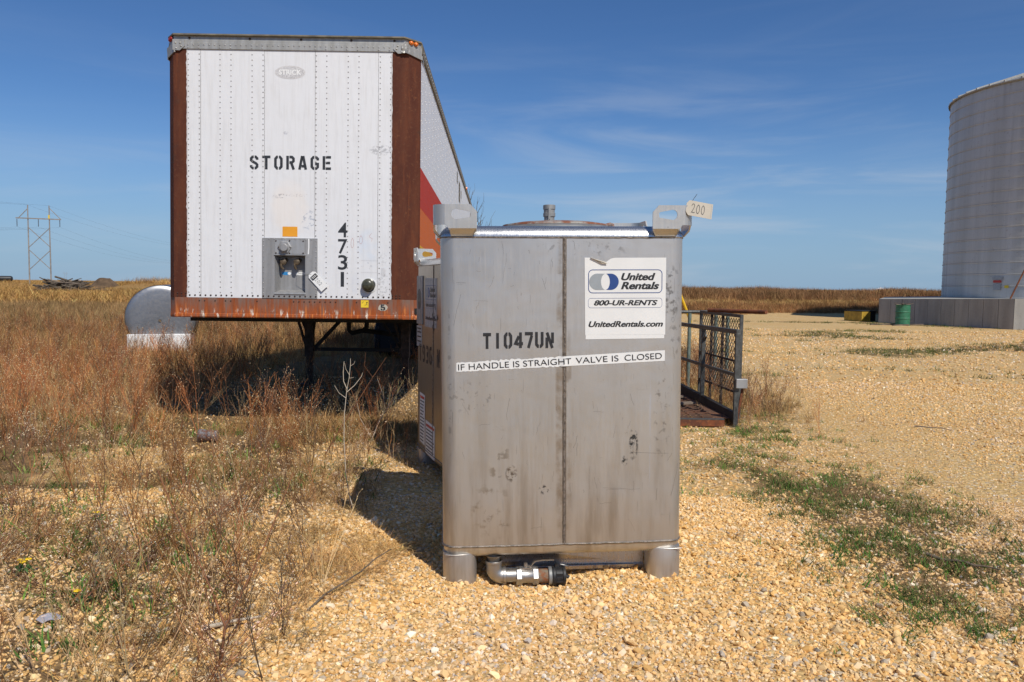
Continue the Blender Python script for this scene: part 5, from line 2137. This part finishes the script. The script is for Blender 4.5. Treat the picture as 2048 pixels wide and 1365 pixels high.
def tuft_proto(seed, n=26, L=.22, w=.0022, spread=.6, droop=.7, pal=((.34, .22, .095), (.42, .29, .14), (.26, .17, .08)), base=.03):
    rs = random.Random(seed)
    P = Proto()
    for k in range(n):
        a = rs.uniform(0, 6.283)
        sp_ = abs(rs.gauss(0, spread))
        d = (math.cos(a) * sp_, math.sin(a) * sp_, 1)
        c = rs.choice(pal)
        v = rs.uniform(.75, 1.2)
        P.blade((rs.gauss(0, base), rs.gauss(0, base), -.01), d, L * rs.uniform(.45, 1.1), w * rs.uniform(.7, 1.3), droop * rs.uniform(.2, 1.3), tuple(min(1, q * v) for q in c))
    return P.arr()


def scatter(name, protos, x, y, size, tint, tilt=.12, zoff=0.0, mat='plant', zs=None, pick=None, label=None, flat=None):
    n = len(x)
    z = height(x, y) + zoff
    pk_ = RNG.integers(0, len(protos), n) if pick is None else pick
    rot = RNG.uniform(0, 6.283, n)
    tx, ty = RNG.normal(0, tilt, n), RNG.normal(0, tilt, n)
    V, T, C = [], [], []
    off = 0
    zs = np.ones(n) if zs is None else zs
    for i, (pv, pt, pc) in enumerate(protos):
        m = np.where(pk_ == i)[0]
        if len(m) == 0: continue
        c, s_ = np.cos(rot[m])[:, None], np.sin(rot[m])[:, None]
        sx_ = size[m][:, None]
        px_, py_, pz = pv[None, :, 0] * sx_, pv[None, :, 1] * sx_, pv[None, :, 2] * sx_ * zs[m][:, None]
        X = px_ * c - py_ * s_ + pz * tx[m][:, None] + x[m][:, None]
        Y = px_ * s_ + py_ * c + pz * ty[m][:, None] + y[m][:, None]
        Z = pz + z[m][:, None]
        V.append(np.stack([X, Y, Z], -1).reshape(-1, 3))
        k = len(pv)
        T.append((pt[None] + (np.arange(len(m)) * k)[:, None, None] + off).reshape(-1, 3))
        off += len(m) * k
        cc = pc[None] * tint[m][:, None, :]
        C.append(np.concatenate([np.clip(cc, 0, .9), np.ones((*cc.shape[:2], 1))], -1).reshape(-1, 4))
    V, T, C = np.concatenate(V), np.concatenate(T), np.concatenate(C)
    o = np_mesh(name, V, T, mat, {'Col': ('FLOAT_COLOR', C)})
    return tag(o, label, None, None, 'stuff')


def wedge(n, d0, d1, a0, a1, power=1.0):
    """points in the view fan: a = x/y slope"""
    u = RNG.random(n)
    d = (d0 ** (1 + power) + u * (d1 ** (1 + power) - d0 ** (1 + power))) ** (1 / (1 + power))
    a = RNG.uniform(a0, a1, n)
    return a * d, d


def solid_free(x, y, grow=0.0):
    """False inside the totes and the little trailer's floor"""
    c, s_ = math.cos(R(4.8)), math.sin(R(4.8))
    u, v = (x - .282) * c + (y - 3.978) * s_, -(x - .282) * s_ + (y - 3.978) * c
    a = (np.abs(u) < .63 + grow) & (v > -.02 - grow) & (v < 1.1 + grow)
    c, s_ = math.cos(R(-70.5)), math.sin(R(-70.5))
    u, v = (x + .636) * c + (y - 6.425) * s_, -(x + .636) * s_ + (y - 6.425) * c
    b = (np.abs(u) < .63 + grow) & (v > -.02 - grow) & (v < 1.1 + grow)
    cc = (x > .55) & (x < 2.45) & (y > 8.45) & (y < 11.6)
    d = (np.hypot(x + 7.68, y - 18.2) < .95)
    e = (np.hypot((x + 2.75) / 1.0, (y - 7.2) / 1.3) < .42)      # bare ground round the old pipe end
    return ~(a | b | cc | d | e)


def tints(n, v=.25, hue=.08):
    b = np.exp(RNG.normal(0, v, n))[:, None]
    return b * np.stack([1 + RNG.normal(0, hue, n), np.ones(n), 1 - np.abs(RNG.normal(0, hue, n))], -1)


# --- loose stones
STONE_PAL = np.array([(.60, .40, .185), (.56, .36, .155), (.66, .47, .25), (.54, .33, .125), (.62, .42, .20), (.66, .53, .36),
                      (.47, .39, .30), (.40, .35, .29), (.68, .60, .48), (.64, .47, .27), (.50, .30, .11), (.22, .20, .185)])
STONE_W = np.array([14, 14, 13, 10, 13, 9, 5, 3, 4, 10, 4, .5]); STONE_W = STONE_W / STONE_W.sum()


def stone_proto(seed, npts):
    """crushed stone: convex hull of a few points"""
    rs = random.Random(seed)
    bm = bmesh.new()
    sc_ = (rs.uniform(.95, 1.45), rs.uniform(.75, 1.1), rs.uniform(.6, .95))
    rot_ = Euler((rs.gauss(0, .5), rs.gauss(0, .5), 0)).to_matrix()
    for k in range(npts):
        z = 1 - 2 * (k + .5) / npts
        a = 2.39996 * k + rs.uniform(-.5, .5)
        q = math.sqrt(1 - z * z)
        p = Vector((q * math.cos(a), q * math.sin(a), z)) * rs.uniform(.72, 1.12)
        bm.verts.new(rot_ @ Vector((p.x * sc_[0], p.y * sc_[1], p.z * sc_[2])))
    r_ = bmesh.ops.convex_hull(bm, input=bm.verts)
    junk = list({e for e in r_['geom_interior'] + r_['geom_unused'] if isinstance(e, bmesh.types.BMVert)})
    bmesh.ops.delete(bm, geom=junk, context='VERTS')
    bmesh.ops.triangulate(bm, faces=bm.faces)
    bmesh.ops.recalc_face_normals(bm, faces=bm.faces)
    bm.verts.index_update()
    v = np.array([tuple(q.co) for q in bm.verts], np.float32)
    t = np.array([[q.index for q in f.verts] for f in bm.faces], np.int32)
    bm.free()
    return v, t, np.ones((len(v), 3), np.float32)


st_hi = [stone_proto(100 + k, 14 + k % 4) for k in range(14)]
st_lo = [stone_proto(200 + k, 9 + k % 3) for k in range(24)]


def stones(n, d0, d1, a0, a1, s0, s1, protos, name, label):
    x, y = wedge(n, d0, d1, a0, a1)
    v = veg_mask(x, y)
    keep = RNG.random(n) > v * .72
    x, y = x[keep], y[keep]
    m = len(x)
    size = np.clip(np.exp(RNG.normal(math.log((s0 * s1) ** .5), .34, m)), s0, s1)
    tint = STONE_PAL[RNG.choice(len(STONE_PAL), m, p=STONE_W)] * np.exp(RNG.normal(0, .11, m))[:, None]
    size = size * (1 - .42 * np.exp(-((x - 3.7 - .25 * np.sin(y * .5)) / .8) ** 2) * sm(y, 3.5, 6))   # wheel track of finer stone
    # broad drifts of redder and paler stone
    dr_ = fbm(x * .7, y * .7, 61)[:, None]
    tint = tint * (1 + (dr_ - .5) * np.array([[.10, .0, -.35]])) * np.array([[1.19, 1.13, 1.05]])
    o = scatter(name, protos, x, y, size, tint, .25, RNG.uniform(-.35, .55, m) * size, 'stone', label=label)
    return o


stones(130000, 2.1, 5.6, -.82, .86, 0.0044, .0145, st_lo, 'gravel', 'loose tan gravel covering the yard in the foreground')
stones(4200, 2.1, 5.0, -.80, .80, .011, .021, st_hi, 'gravel', 'larger pale stones among the foreground gravel')
stones(84000, 5.5, 13, -.55, .84, .0065, .018, st_lo, 'gravel', 'loose tan gravel across the middle of the yard')
stones(30000, 12, 30, .02, .84, .012, .030, [p for p in st_lo], 'gravel', 'loose tan gravel in the far part of the yard')

# --- dry weeds on the left
wd = [weed_proto(300 + k, .72, 2 + k % 3, 6 + k % 4) for k in range(9)]
wd_far = [weed_proto(330 + k, .8, 4, 5, True, 1.7) for k in range(6)]
wd_low = [weed_proto(350 + k, .30, 4, 7, True, .8, 1.3) for k in range(5)]
wd_pale = []
for k_ in range(5):
    q_ = weed_proto(370 + k_, .62, 2, 3, True, .9, .5)
    wd_pale.append((q_[0], q_[1], q_[2] * .25 + np.array([[.40, .29, .16]], np.float32)))
DRY = ((.34, .22, .095), (.42, .29, .14), (.26, .17, .08), (.38, .26, .13))
GREEN = ((.075, .13, .03), (.10, .17, .04), (.055, .10, .025), (.16, .17, .06))
GOLD = ((.42, .25, .085), (.48, .30, .11), (.36, .21, .075), (.32, .18, .07))
tf_dry = [tuft_proto(400 + k, 22, .17, .0017, .9, .9, DRY, .05) for k in range(6)]
tf_tall = [tuft_proto(410 + k, 24, .38, .0024, .45, .7, DRY, .05) for k in range(6)]
tf_green = [tuft_proto(420 + k, 20, .10, .0030, .9, .6, GREEN, .04) for k in range(6)]
tf_gold = [tuft_proto(430 + k, 16, .55, .007, .38, .7, GOLD, .16) for k in range(6)]
tf_red = [tuft_proto(440 + k, 16, .60, .007, .35, .3, ((.24, .125, .06), (.30, .17, .085), (.19, .10, .055)), .18) for k in range(6)]


def put(name, label, protos, x, y, prob, smin, smax, tint_col=(1, 1, 1), tilt=.12, v=.22, free=True, zs=None):
    k = RNG.random(len(x)) < prob
    if free: k &= solid_free(x, y, .03)
    x, y = x[k], y[k]
    if len(x) == 0: return None
    t = tints(len(x), v) * np.array(tint_col)[None] * (.62 + .76 * fbm(x * .45, y * .22, 91))[:, None]
    return scatter(name, protos, x, y, RNG.uniform(smin, smax, len(x)), t, tilt, label=label)


def leftz(x, y, soft=.5): return sm(left_edge(y) - x, 0, soft)


x, y = wedge(1800, 2.5, 7.2, -0.88, .0)
cl = sm(fbm(x * 1.1, y * 1.1, 71), .40, .66)
put('dry_weeds', 'thin reddish dry weeds standing in the gravel in the foreground', wd, x, y, leftz(x, y) * (.03 + .18 * cl), .45, 1.0, (1.25, 1.2, 1.08), tilt=.22)
x, y = wedge(3120, 6.8, 13.5, -0.88, .12)
put('dry_weeds', 'dense reddish brown dry weeds in front of and beside the white trailer', wd, x, y, leftz(x, y) * np.where((x > -3.9) & (x < .4), np.where(y > 9.0, .03, .17), .14 + .34 * sm(-x / y, .28, .46)), .5, 1.05, (1.55, 1.22, 1.0), .28)
x, y = wedge(2520, 12.5, 24, -0.88, .06)
put('dry_weeds', 'dense brown weeds further out in the field on the left', wd_far, x, y, leftz(x, y) * np.where((x > -4.3) & (y < 20.5), .05, .50), .5, .95, (1.55, 1.42, 1.2), .2)
x, y = wedge(3120, 2.5, 7.5, -0.88, .0)
put('dry_weeds', 'low tangled dry weeds lying over the foreground gravel', wd_low, x, y, leftz(x, y) * (.02 + .28 * sm(fbm(x * 1.6, y * 1.6, 73), .47, .64)), .5, 1.15, (1.15, 1.12, 1.1), .7)
x, y = wedge(7800, 2.5, 9.2, -0.88, .02)
put('dry_grass', 'short dry straw grass among the foreground weeds', tf_dry, x, y, leftz(x, y, .3) * (.04 + .62 * sm(fbm(x * 1.3 + 4, y * 1.3, 75), .46, .62)), .5, 1.15, (1.15, 1.05, .95), tilt=.5)
x, y = wedge(10800, 8.0, 25, -0.88, .09)
put('dry_grass', 'tall dry straw grass through the field on the left', tf_tall, x, y, leftz(x, y) * np.where((x > -4.2) & (y > 8.5) & (y < 20), .05, np.where(y < 10, .35, .75)), .45, 1.05, (1.2, 1.08, .95), .4)
x, y = wedge(1800, 2.5, 8.5, -0.88, .0)
put('green_grass', 'small fresh green tufts among the dry weeds on the left', tf_green, x, y, leftz(x, y) * (.10 + .75 * sm(fbm(x * 1.7 + 7, y * 1.7, 77), .50, .64)), .6, 1.6, (1.1, 1.2, 1.0), tilt=.3)
x, y = wedge(2160, 2.5, 12, -0.88, .03)
put('dry_weeds', 'pale straw coloured stalks scattered through the weeds on the left', wd_pale, x, y, leftz(x, y) * (.08 + .30 * sm(fbm(x * 1.2 + 2, y * 1.2, 79), .45, .62)), .4, 1.0, tilt=.35)
# straw lying where the ground drops beside the near tote
x = RNG.normal(-.78, .10, 95); y = RNG.normal(4.2, .22, 95)
put('dry_grass', 'flattened clump of straw beside the near tote', tf_dry, x, y, 1.0 * (x < -.58), .45, .95, (1.5, 1.35, 1.2), 1.5)
x = RNG.uniform(-2.9, -.75, 700); y = RNG.normal(8.05, .33, 700)
put('dry_grass', 'bright straw along the edge of the trailer shadow', tf_dry, x, y, .8, .7, 1.3, (1.15, 1.0, .85), .5)

# --- right hand strip of low grass
x = RNG.normal(2.36, .42, 6500); y = RNG.uniform(3.2, 12, 6500)
x = x + .10 * np.sin(y * 1.7)
n2 = fbm(x * 1.4 + 9, y * .7, 33)
pr_ = (.22 + .78 * sm(n2, .44, .60)) * (.25 + .75 * (fbm(x * 4, y * 3, 34) > .50))
put('green_grass', 'strip of low green grass growing through the gravel on the right', tf_green, x, y, pr_ * .62, .4, .95, (.85, 1.12, .78), tilt=.3)
put('dry_grass', 'grey dead grass mixed into the green strip on the right', tf_dry, x + .04, y + .05, pr_ * .38 + .02, .35, .85, (.75, .72, .78), .8)
x, y = wedge(9000, 11, 36, .06, .70)
n3 = fbm(x * .22 + 3, y * .42, 35)
pp = sm(n3, .57, .68) + np.exp(-((y - (34.5 - .9 * (x - 17.5))) / 1.6) ** 2) * sm(x, 14, 16)
put('green_grass', 'straggling grass patches across the far gravel', tf_green, x, y, np.clip(pp, 0, 1) * .6, .8, 1.7, (1.05, .85, .8), .3)
# weeds round the little trailer and gate
x = RNG.normal(2.80, .32, 150); y = RNG.normal(10.4, .95, 150)
put('dry_weeds', 'dry weeds growing up round the mesh gate', wd, x, y, .85 * (x > 2.25), .4, .85, (1.4, 1.35, 1.25), .25)
x = RNG.normal(2.75, .55, 900); y = RNG.normal(10.6, 1.5, 900)
put('dry_grass', 'straw round the foot of the mesh gate', tf_tall, x, y, .45 * (x > 2.2) * (y > 8.7), .25, .75, (1.1, 1.0, .9), .4)
x = RNG.uniform(1.4, 2.45, 90); y = RNG.uniform(8.5, 9.6, 90)
put('dry_grass', 'straw blown on to the rusty trailer floor', tf_tall, x, y, 1.0, .2, .5, (1.1, 1, .9), .8, free=False)
x = RNG.uniform(2.1, 3.3, 130); y = RNG.uniform(11.7, 13, 130)
put('dry_weeds', 'dry weeds behind the pipe rack', wd, x, y, 1.0, .6, 1.0, (1.2, 1.05, .95), .2)

# --- the field and banks far off
x, y = wedge(18000, 22, 48, -0.88, .06)
g = sm(fbm(x * .12, y * .12, 81), .46, .58)
put('field_grass', 'dry grass over the middle of the field', tf_red, x, y, leftz(x, y) * (1 - .75 * np.exp(-((y - 34) / 8) ** 2) * g), .45, .95, (1.30, 1.46, 1.32), .3)
put('field_grass', 'greenish new grass in the middle of the field', tf_gold, x + .3, y + .2, leftz(x, y) * np.exp(-((y - 33) / 9) ** 2) * (.25 + .75 * g), .4, .8, (.42, .66, .42), .25)
x, y = wedge(20400, 46, 108, -0.88, -.02)
put('field_grass', 'golden tall grass on the far side of the field', tf_gold, x, y, leftz(x, y) * .95 * (1 - .6 * np.exp(-((x + 50.5) / 4) ** 2 - ((y - 87) / 3) ** 2)), .7, 2.0, (1.05, 1.02, 1.0), .35, .34)
x, y = wedge(8400, 105, 180, -0.88, -.05)
put('field_grass', 'pale grass along the far bank on the left', tf_gold, x, y, 1.0 * (np.hypot(x + 54.2, y - 106) > 2.6), 1.2, 2.2, (1.02, 1.02, 1.08), .2)
x, y = wedge(6000, 170, 420, -0.88, -.05)
put('field_grass', 'grass out to the skyline on the left', tf_gold, x, y, .95, 1.6, 3.2, (1.05, 1.05, 1.05), .2)
x, y = wedge(41000, 44.2, 72, .08, .86)
by = 45.5 + (fbm(x * .12, y * 0, 4) - .5) * 3 + 5.5 * sm(x, 11, 17)
inpf = np.hypot(x - 29, y - 40) < 12
lowb = (y - by) < 3.3
ero = fbm(x * .35, y * .5, 83)
put('bank_grass', 'red brown grass along the foot of the bank', tf_red, x, y, 1.0 * lowb * ((y - by) > -.9) * ~inpf, .4, 1.0, (1.25, 1.18, 1.0), .3, .36)
put('bank_grass', 'pale dry grass hanging down the face of the bank', tf_gold, x, y, .75 * (~lowb) * ((y - by) < 8) * ~inpf * (1 - .8 * sm(ero, .52, .62)), .4, 1.0, (1.0, 1.05, 1.15), .6, .36)
put('bank_grass', 'brown grass along the top of the bank', tf_red, x, y + 1.0, .95 * ((y - by) > 7) * ~inpf, .45, 1.35, (1.1, 1.1, 1.02), .3, .38)
x, y = wedge(10500, 64, 130, .05, .88)
put('bank_grass', 'brown grass on the land beyond the bank', tf_red, x, y, .95, .45, 1.3, (1.15, 1.12, 1.0), .15)

# ---------------------------------------------------------------- single plants and litter


def stalk(name, label, cat, loc, chains, mat_, parts='stem', beads=None):
    t = empty(name, loc)
    tag(t, label, cat)
    for i, (pts_, r0, r1) in enumerate(chains):
        mb = MB()
        n = len(pts_)
        mb.tube(pts_, r0, 7, radii=[r0 + (r1 - r0) * k / (n - 1) for k in range(n)])
        mb.build('stem' if i == 0 else 'branch', mat_, t, smooth=60)
    return t


x0, y0 = -1.037, 5.208
stalk('dead_stalk', 'tall bleached white dead stalk with forked top left of the near tote', 'plant', (x0, y0, hz(x0, y0)), [
    ([(0, 0, 0), (-.035, .0, .12), (-.055, .0, .27), (-.066, 0, .50), (-.062, 0, .66), (-.048, 0, .80), (-.030, 0, .90), (-.022, 0, .985), (-.022, 0, 1.02)], .0040, .0016),
    ([(-.046, 0, .82), (-.068, .0, .87), (-.072, .01, .93), (-.066, .01, 1.00)], .0032, .0018),
    ([(-.044, 0, .80), (.0, .02, .84), (.045, .03, .90), (.052, .03, .925)], .0028, .0014),
    ([(-.054, 0, .76), (-.10, .01, .79), (-.13, .01, .84)], .0022, .0012),
    ([(-.028, 0, .91), (-.05, -.01, .95), (-.058, -.01, .99)], .002, .001),
    ([(-.032, 0, .89), (-.0, 0, .895)], .0018, .001),
    ([(-.024, 0, .97), (.0, 0, .985), (.008, 0, 1.005)], .0016, .001)], 'stalk_white')
x0, y0 = -1.131, 3.033
stalk('forked_weed', 'bare red brown weed forking in a V in the left foreground', 'plant', (x0, y0, hz(x0, y0)), [
    ([(0, 0, -.02), (.0, .03, .06), (.0, .06, .13)], .006, .0055),
    ([(0, .06, .13), (-.06, .10, .24), (-.16, .16, .40), (-.26, .20, .56), (-.33, .22, .72)], .005, .0024),
    ([(0, .06, .13), (.05, .12, .25), (.11, .2, .40), (.16, .26, .55), (.21, .3, .70)], .0046, .002),
    ([(-.20, .17, .46), (-.10, .2, .54), (.02, .22, .62), (.10, .24, .72)], .0022, .001),
    ([(-.26, .2, .56), (-.21, .2, .66), (-.15, .2, .76)], .002, .001)], 'stem_red')
x0, y0 = -2.02, 6.95
stalk('leaning_weed', 'long orange brown weed leaning right in front of the trailer shadow', 'plant', (-1.63, 6.9, hz(-1.63, 6.9)), [
    ([(0, 0, 0), (.12, .05, .22), (.26, .1, .45), (.40, .12, .68), (.52, .12, .86)], .006, .002),
    ([(.26, .1, .45), (.20, .1, .6), (.22, .1, .74)], .003, .0012),
    ([(.4, .12, .68), (.33, .1, .78), (.34, .1, .9)], .0025, .001)], 'stem_red')
stalk('bare_weed', 'pale branching weed standing just left of the second tote', 'plant', (-1.35, 7.6, hz(-1.35, 7.6)), [
    ([(0, 0, 0), (.08, 0, .2), (.20, 0, .40), (.33, 0, .56)], .006, .002),
    ([(.0, 0, .05), (-.10, .0, .22), (-.14, 0, .42)], .004, .0015),
    ([(.14, 0, .30), (.12, 0, .45), (.06, 0, .62)], .003, .001),
    ([(.2, 0, .40), (.32, 0, .44), (.44, 0, .55)], .003, .001)], 'stalk_white')


def dandelion(label, x0, y0, hgt, n):
    t = empty('dandelion', (x0, y0, hz(x0, y0)))
    tag(t, label, 'flower', 'yellow dandelions in the weeds')
    rs = random.Random(n)
    for k in range(n):
        dx, dy = (rs.gauss(0, .03), rs.gauss(0, .03)) if k else (0, 0)
        mb = MB(); mb.tube([(dx, dy, 0), (dx * 1.2, dy * 1.2, hgt)], .002, 5); mb.build('stem', 'leaf_green', t)
        mb = MB()
        mb.lathe([(.0, hgt - .004), (.010, hgt + .002), (.017, hgt + .009), (.013, hgt + .013), (0, hgt + .015)], 12, (dx * 1.2, dy * 1.2, 0))
        mb.build('flower_head', 'flower_yellow', t)
    mb = MB()
    for k in range(9):
        a = 6.283 * k / 9 + rs.uniform(-.2, .2)
        L = rs.uniform(.06, .11)
        c, s_ = math.cos(a), math.sin(a)
        w = .010
        mb.add([(0, 0, .005), (c * L * .5 - s_ * w, s_ * L * .5 + c * w, .035), (c * L, s_ * L, .012), (c * L * .5 + s_ * w, s_ * L * .5 - c * w, .035)], [(0, 1, 2, 3)])
    mb.build('leaves', 'leaf_green', t)


dandelion('single yellow dandelion flower nearest the camera by the plastic scrap', -2.014, 3.625, .05, 1)
dandelion('cluster of small yellow dandelions at the left edge', -2.50, 4.0, .05, 3)
dandelion('yellow dandelion over a green tuft farther back in the weeds', -2.56, 4.85, .05, 1)

rc = empty('rusty_can', (-2.843, 7.40, hz(-2.843, 7.40) + .062), (0, R(6), R(12)))
tag(rc, 'rusty ribbed pipe end lying on the gravel among the weeds', 'pipe fitting')
mb = MB()
prof = [(.048, -.09), (.056, -.085), (.056, -.03), (.050, -.025), (.050, -.005), (.057, .0), (.057, .03), (.051, .035), (.051, .05), (.057, .055), (.057, .085), (.046, .085), (.044, -.05), (0, -.05)]
mb.lathe(prof, 24, (0, 0, 0), 'x')
mb.build('can_body', 'rust_can', rc, smooth=30)
k = NT('clear_plastic')
k.set(Base_Color=(.75, .75, .85), Roughness=.15)
k.b.inputs['Transmission Weight'].default_value = .6
mb = MB()
rs = random.Random(2)
g = [[(-.05 + .02 * i + rs.gauss(0, .004), -.03 + .016 * j + rs.gauss(0, .004), .012 + .03 * math.sin(i * .6) * math.sin(j * .75 + .4) + rs.gauss(0, .006)) for j in range(5)] for i in range(6)]
mb.add([p for r_ in g for p in r_], [(i * 5 + j, (i + 1) * 5 + j, (i + 1) * 5 + j + 1, i * 5 + j + 1) for i in range(5) for j in range(4)])
o = mb.build('plastic_scrap', 'clear_plastic', smooth=30)
o.location = (-2.012, 3.393, hz(-2.012, 3.393) + .01)
tag(o, 'crumpled clear plastic scrap on the gravel at lower left', 'litter')


def stick(label, p, q, r_, mat_='dead_wood'):
    p, q = Vector(p), Vector(q)
    c = (p + q) / 2
    mb = MB()
    rs = random.Random(int(abs(p.x * 100)))
    pts_ = [p.lerp(q, k / 5) - c + Vector((rs.gauss(0, .012), rs.gauss(0, .012), rs.gauss(0, .004))) for k in range(6)]
    mb.tube(pts_, r_, 7, radii=[r_ * (1 - .12 * k) for k in range(6)])
    o = mb.build('stick', mat_, smooth=60)
    o.location = (c.x, c.y, hz(c.x, c.y) + r_ + c.z)
    tag(o, label, 'stick', 'dead sticks on the ground')


stick('thin dark stick lying on the open gravel at right', (4.42, 8.62, .02), (4.72, 8.45, .01), .007)
stick('short pale stick on the gravel at the foot of the forked weed', (-1.30, 3.33, .01), (-1.08, 3.42, .03), .011, 'stalk_white')
stick('brown stick propped in the straw left of the near tote', (-.93, 3.55, .0), (-.62, 4.15, .09), .006, 'bark')
stick('dark stick in the green strip at lower right', (2.35, 4.35, .02), (2.62, 4.15, .02), .010, 'bark')
